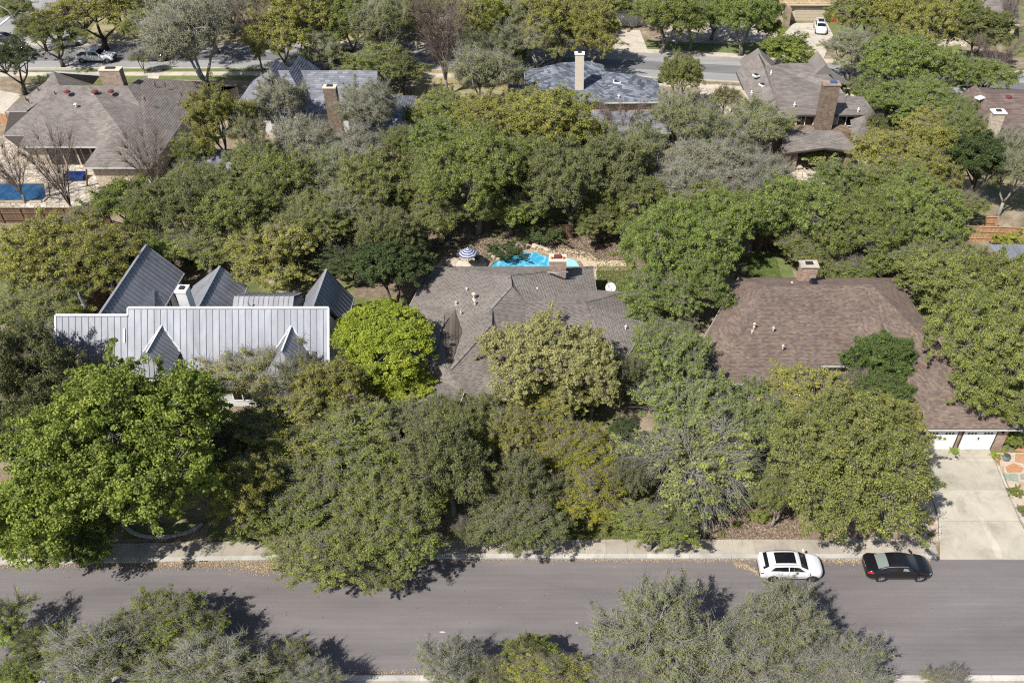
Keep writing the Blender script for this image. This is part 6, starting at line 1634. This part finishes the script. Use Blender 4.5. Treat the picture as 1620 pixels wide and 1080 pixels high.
# umbrella
p = W(740, 398, 2.3); root = thing('patio_umbrella', (p.x, p.y, 0), 'navy and white striped patio umbrella left of the bright blue pool', 'umbrella')
mb = MB(); mb.tube([(p.x, p.y, 0), (p.x, p.y, 2.75)], .03, 8); mb.build('pole', M['white'], root)
mb = MB(); mb.lathe((p.x, p.y, 0), [(.28, 0), (.28, .07), (.06, .1)], 14); mb.build('base', M['dark'], root)
R_ = 1.02; N8 = 8; rings = 9
for s in range(N8):
    mb = MB(); t0, t1 = 2 * math.pi * s / N8 + .2, 2 * math.pi * (s + 1) / N8 + .2
    for k in range(rings):
        V = []
        for rr, t in ((k, t0), (k + 1, t0), (k + 1, t1), (k, t1)):
            f = rr / rings; V.append((p.x + R_ * f * math.cos(t), p.y + R_ * f * math.sin(t), 2.72 - .62 * f ** 1.15))
        mb.add(V, [(0, 1, 2, 3)], .5, k % 2)
    mb.build('canopy_panel', [M['fabricnavy'], M['stripe']], root)
mb = MB(); mb.lathe((p.x, p.y, 2.70), [(.05, 0), (.05, .06), (.01, .14)], 8); mb.build('finial', M['white'], root)
# round table and chairs under it
p = W(752, 412, 0); t = thing('patio_table', (p.x, p.y, 0), 'small round patio table shaded by the striped umbrella', 'table')
mb = MB(); mb.lathe((p.x, p.y, .70), [(.5, 0), (.5, .04)], 16); mb.build('table_top', M['shade'], t)
mb = MB(); mb.tube([(p.x, p.y, 0), (p.x, p.y, .7)], .05, 6); mb.build('leg', M['dark'], t)
# satellite dishes
def dish(px, py, z, base, label, r=.42, face=(-.2, -.7, .5)):
    p = W(px, py, z); root = thing('satellite_dish', (p.x, p.y, base), label, 'satellite dish')
    n = Vector(face).normalized(); a = n.orthogonal().normalized(); b = n.cross(a); mb = MB(); V = []; K = 20
    for rr, d in ((.001, -.10), (.4, -.075), (.75, -.03), (1, .02), (1.03, .0), (.75, -.06), (.001, -.13)):
        for j in range(K):
            t = 2 * math.pi * j / K; V.append(p + (a * math.cos(t) + b * math.sin(t) * 1.0) * r * rr + n * d)
    F = [(i * K + j, i * K + (j + 1) % K, (i + 1) * K + (j + 1) % K, (i + 1) * K + j) for i in range(6) for j in range(K)]
    mb.add(V, F); mb.build('reflector', M['dishgray'], root)
    mb = MB(); q = Vector((p.x, p.y + .15, base)); mb.tube([q, p - n * .12], .035, 6); mb.tube([p - b * r * .8, p + n * .5 - b * .1], .015, 4); mb.box(p + n * .5 - b * .08, (.08, .08, .08)); mb.build('mast', M['steel'], root)
dish(74, 507, 3.2, 0, 'white satellite dish left of the metal roof', .45)
dish(966, 455, 2.4, 0, 'white satellite dish on the lawn side of the taupe house', .50)
# bird feeder / shadowed side opening by the taupe house
# street lamp
b = W(43, 84, 0); root = thing('street_lamp', (b.x, b.y, 0), 'curved arm street lamp by the cross street', 'street lamp')
mb = MB(); mb.tube([b, (b.x, b.y, 5.6), (b.x - .35, b.y, 6.5), (b.x - 1.2, b.y, 7.1), (b.x - 2.2, b.y, 7.25)], [.11, .085, .07, .06, .05], 8); mb.build('pole', M['steel'], root)
mb = MB(); mb.box((b.x - 2.5, b.y, 7.22), (.8, .32, .14)); mb.build('lamp_head', M['steel'], root)
# utility line across the top left
ro = thing('overhead_wire', (-84, 136, 0), 'thin overhead wire crossing the top left corner', 'wire')
mb = MB(); mb.tube([W(-40, 70, 9), W(15, 30, 9), W(70, -25, 9.3)], .05, 4); mb.build('wire', M['steel'], ro)
for q in (W(-40, 70, 0), W(70, -25, 0)): pass

# ------------------------------------------------------------------ garden edging, pots, flagstones
def edging(label, L, mat, step=.42, w=.16, h=.16, name='garden_edging', z=0, closed=False, tint=None):
    P = [W(x, y, z) for x, y in L]; root = thing(name, (P[0].x, P[0].y, z), label, 'edging'); cnt = 0
    for a, b in zip(P[:-1], P[1:]):
        d = b - a; k = max(1, round(d.length / step)); u = d.normalized()
        for j in range(k):
            mb = MB(); mb.bar(a + d * (j / k) + Vector((0, 0, h / 2)), a + d * ((j + 1) / k) - u * .02 + Vector((0, 0, h / 2)), w * RND.uniform(.85, 1.15), h * RND.uniform(.9, 1.1), RND.random() if tint is None else tint); mb.build('stone', M[mat], root); cnt += 1
    return root
edging('curved line of pale stones edging the bed under the huge maple', [(190, 826), (200, 836), (212, 844), (226, 849), (244, 851), (262, 850.5), (280, 848), (298, 843), (312, 836), (321, 829)], 'kerb', .4, .2, .2)
edging('pale stone edging half hidden under the yellow olive oaks', [(418, 790), (440, 787), (462, 786), (490, 785)], 'kerb', .5, .2, .25)
edging('low concrete edging along the left side of the driveway', [(1469, 772), (1476, 790), (1482, 808), (1486, 822), (1486.3, 840), (1486, 858)], 'kerb', .6, .14, .16)
edging('low stone edging between the gravel bed and the sidewalk', [(1486, 858.5), (1470, 858.5), (1440, 858), (1400, 858)], 'rock', .5, .14, .14, tint=.1)
edging('low stone edging along the front of the planting bed', [(1131, 857.5), (1200, 857), (1260, 857), (1330, 857.5)], 'kerb', .6, .12, .12)
edging('low stone edging along the right side of the driveway', [(1578, 738), (1587, 760), (1600, 790), (1614, 820), (1632, 848)], 'kerb', .6, .14, .16)
edging('pale rock border beside the shaded lawn behind the metal roofs', [(543, 400), (552, 408), (566, 417), (578, 421)], 'rock', .5, .4, .25)
edging('pale rock border curving behind the low metal wing', [(400, 440), (418, 441), (430, 446), (436, 456), (442, 466), (476, 466)], 'rock', .6, .5, .3)
FS = [([(1591, 738), (1604, 732), (1620, 740), (1616, 746), (1594, 746)], .05), ([(1607, 717), (1640, 719), (1640, 737), (1606, 729)], .15), ([(1606, 712), (1616, 703), (1622, 714)], .0),
      ([(1588, 748), (1610, 749.5), (1612, 762), (1592, 758)], 1.0), ([(1614, 749), (1640, 750), (1640, 758), (1615, 757)], .95), ([(1578.5, 738), (1589, 737), (1588, 748), (1583, 750)], .4), ([(1612, 763), (1640, 760), (1640, 772), (1616, 772)], .5)]
root = bpy.data.objects.new('stepping_path', None); col.objects.link(root); root['kind'] = 'structure'
for L, t in FS:
    mb = MB(); prism(mb, [tuple(W(x, y, .08))[:2] for x, y in L], .0, .085 + t * .01, t); mb.build('flagstone', M['orange'], root)
def pot(px, py, r, h, mat, label):
    p = W(px, py, 0.05); root = thing('plant_pot', (p.x, p.y, .05), label, 'plant pot')
    mb = MB(); mb.lathe(p, [(r * .6, 0), (r, h * .45), (r * .85, h * .9), (r * .95, h)], 14); mb.build('pot', M[mat], root)
    mb = MB(); mb.lathe(p + Vector((0, 0, h - .02)), [(r * .8, 0), (r * .8, .03)], 12); mb.build('soil', M['shade'], root)
pot(1511.5, 727, .19, .3, 'kerb', 'small gray pot on the driveway below the plant between the garage doors')
pot(1590.5, 727, .3, .5, 'greenpot', 'gray green glazed round pot right of the garage')
pot(1577, 727, .2, .28, 'terracotta', 'terracotta pot holding the lime green plant')
# meter boxes on the front lawn and storm-drain like plates
p = W(1114, 833, 0); mb = MB(); mb.box((p.x, p.y, .08), (.3, .5, .14)); tag(mb.build('meter_box', M['kerb']), 'pale utility box set in the lawn above the sidewalk', 'utility box')
p = W(1110, 847, 0); mb = MB(); mb.box((p.x, p.y, .03), (.4, .4, .04)); tag(mb.build('utility_cover', M['brownwood']), 'brown utility cover in the lawn beside the planting bed', 'cover')
# navy patio sofa by the rectangular pool
p = W(120, 284, 0); root = thing('patio_sofa', (p.x, p.y, 0), 'navy covered sofa on the pale flagstones above the rectangular pool', 'sofa')
mb = MB(); mb.box((p.x, p.y, .25), (2.3, .95, .3)); mb.build('seat', M['navy'], root)
mb = MB(); mb.box((p.x, p.y + .42, .62), (2.3, .2, .5)); mb.build('backrest', M['navy'], root)
for s in (-1, 1):
    mb = MB(); mb.box((p.x + s * 1.08, p.y - .05, .5), (.2, .85, .25)); mb.build('armrest', M['navy'], root)
    for q in (-1, 1):
        mb = MB(); mb.box((p.x + s * 1.0, p.y + q * .38, .05), (.08, .08, .1)); mb.build('leg', M['dark'], root)
for k, (x, y, lab) in enumerate(((158, 286, 'white patio chair right of the navy sofa'), (89, 258, 'white patio chair beside the gray-brown house wall'))):
    p = W(x, y, 0); root = thing('patio_chair', (p.x, p.y, 0), lab, 'chair')
    mb = MB(); mb.box((p.x, p.y, .4), (.7, .6, .07)); mb.build('seat', M['white'], root)
    mb = MB(); mb.box((p.x, p.y + .32, .75), (.7, .07, .7)); mb.build('backrest', M['white'], root)
    for s in (-1, 1):
        for q in (-1, 1): mb = MB(); mb.box((p.x + s * .3, p.y + q * .26, .18), (.05, .05, .36)); mb.build('leg', M['white'], root)
p = W(83, 272, 0)
# ------------------------------------------------------------------ kerb marks, litter, leaf scatter (nobody could count)
for (x, y) in ((318, 888), (325, 888), (858, 880), (863, 880)):
    p = W(x, y, .08); mb = MB(); mb.box((p.x, yk(p.x) - .004, .075), (.26, .012, .10)); tag(mb.build('painted_kerb_mark', M['dark']), ('left' if x in (318, 858) else 'right') + ' black painted rectangle on the kerb face ' + ('below the curved stone edging' if x < 400 else 'at the foot of the front path'), 'painted mark', 'kerb marks at ' + ('the left' if x < 400 else 'the centre'))
def scatter(name, n, fn, mat, size, z=.03, label=None, seed=1):
    rng = np.random.default_rng(seed); P = np.array([fn(rng) for _ in range(n)]); k = len(P); C = np.column_stack([P, np.full(k, z) + rng.uniform(0, .02, k)])
    V, F, T = leaves_at(rng, C, np.tile([0, 0, 3.0], (k, 1)), size, size * .62, rng.random(k)); V[:, 2] = np.maximum(V[:, 2], z - .006)
    o = link(name, npmesh(name, V, F, M[mat], T), None, 'stuff'); o['category'] = 'leaf litter'; o['label'] = label; return o
def kerb_line(r):
    a = [(-45, -29.5, 1), (-29.5, -14, 2.2), (14.5, 21, 1.6), (-2, 14.5, .5), (21, 26, 1.2), (-15, -2, .35)]
    w = np.array([x[2] * (x[1] - x[0]) for x in a]); i = r.choice(len(a), p=w / w.sum()); x = r.uniform(a[i][0], a[i][1]); return x, yk(x) - .02 - abs(r.normal()) * (.10 + .07 * a[i][2])
scatter('fallen_leaves', 9000, kerb_line, 'litter', .085, .03, 'tan fallen leaves lying in a line along the far kerb of the street')
def swirl(r):
    if r.random() < .4:
        t = r.random(); return (12.2 + t * 2.2 + r.normal() * .1, 36.95 - t * t * 1.6 + r.normal() * .12)
    x = r.normal() * 1.0; return (-21.0 + x, 36.9 - abs(r.normal()) * .38)
scatter('leaf_drift', 1800, swirl, 'litter', .085, .03, 'drift of tan leaves spilling onto the asphalt behind the white SUV', 2)
scatter('near_leaves', 3500, lambda r: (r.uniform(-30, 20), yb(0) + abs(r.normal()) * .28), 'litter', .085, .03, 'tan fallen leaves along the kerb nearest the camera', 3)
def bed(r):
    while True:
        x, y = r.uniform(9.0, 17.5), r.uniform(38.2, 43.0)
        if r.random() < 1 - abs(y - 40) / 5: return x, y
scatter('bed_leaves', 6500, bed, 'darklitter', .14, .05, 'brown fallen leaves covering the planting bed beside the front lawn', 4)
def yard(r):
    while True:
        x, y = r.uniform(-14, 12), r.uniform(71, 79)
        if not (-9.2 < x < 3.2 and y < 75.6 + .9 * math.cos((x + 3) * .45)) and r.random() < .35 + .65 * (y > 75.5): return x, y
scatter('yard_leaves', 7000, yard, 'darklitter', .2, .05, 'brown fallen leaves on the earth behind the kidney-shaped pool', 5)
scatter('road_specks', 260, lambda r: (r.uniform(-38, 33), r.uniform(29.5, 37)), 'darklitter', .10, .022, 'scattered dark leaves on the asphalt of the near street', 6)
def grass_at(n, rects, seed, size, col_, label, name='grass'):
    rng = np.random.default_rng(seed); A = np.array([(b - a) * (d - c) for a, b, c, d in rects]); A = A / A.sum(); P = []
    for i in rng.choice(len(rects), n, p=A):
        a, b, c, d = rects[i]; P.append((rng.uniform(a, b), rng.uniform(c, d)))
    P = np.array(P); C = np.column_stack([P, np.full(n, .045)])
    up = unit(np.column_stack([rng.normal(size=(n, 2)) * .5, np.ones(n)])); a = unit(np.cross(up, rng.normal(size=(n, 3)))) * size * .22
    V = np.stack([C - a, C + a, C + up * size * rng.uniform(.6, 1.4, (n, 1))], 1).reshape(-1, 3)
    o = link(name, npmesh(name, V, np.arange(3 * n).reshape(n, 3), M['leaf'], rng.random(n)), None, 'stuff'); o.color = (*col_, 1); o['label'] = label; o['category'] = 'grass'
grass_at(26000, [(-1.5, 9.0, 39.1, 45.0)], 7, .10, (.15, .17, .05), 'yellowish tufts of grass on the front lawn beside the planting bed')
grass_at(12000, [(-22.5, -15.0, 39.0, 41.2)], 8, .10, (.08, .14, .03), 'green grass strip right of the curved stone edging')
grass_at(9000, [(3.4, 8.6, 67.5, 73.0)], 9, .12, (.14, .17, .05), 'dry green grass beside the right side of the taupe house')
grass_at(9000, [(17.5, 22.3, 68.5, 75.5)], 10, .12, (.11, .17, .04), 'bright grass of the small lawn above the brown roof')
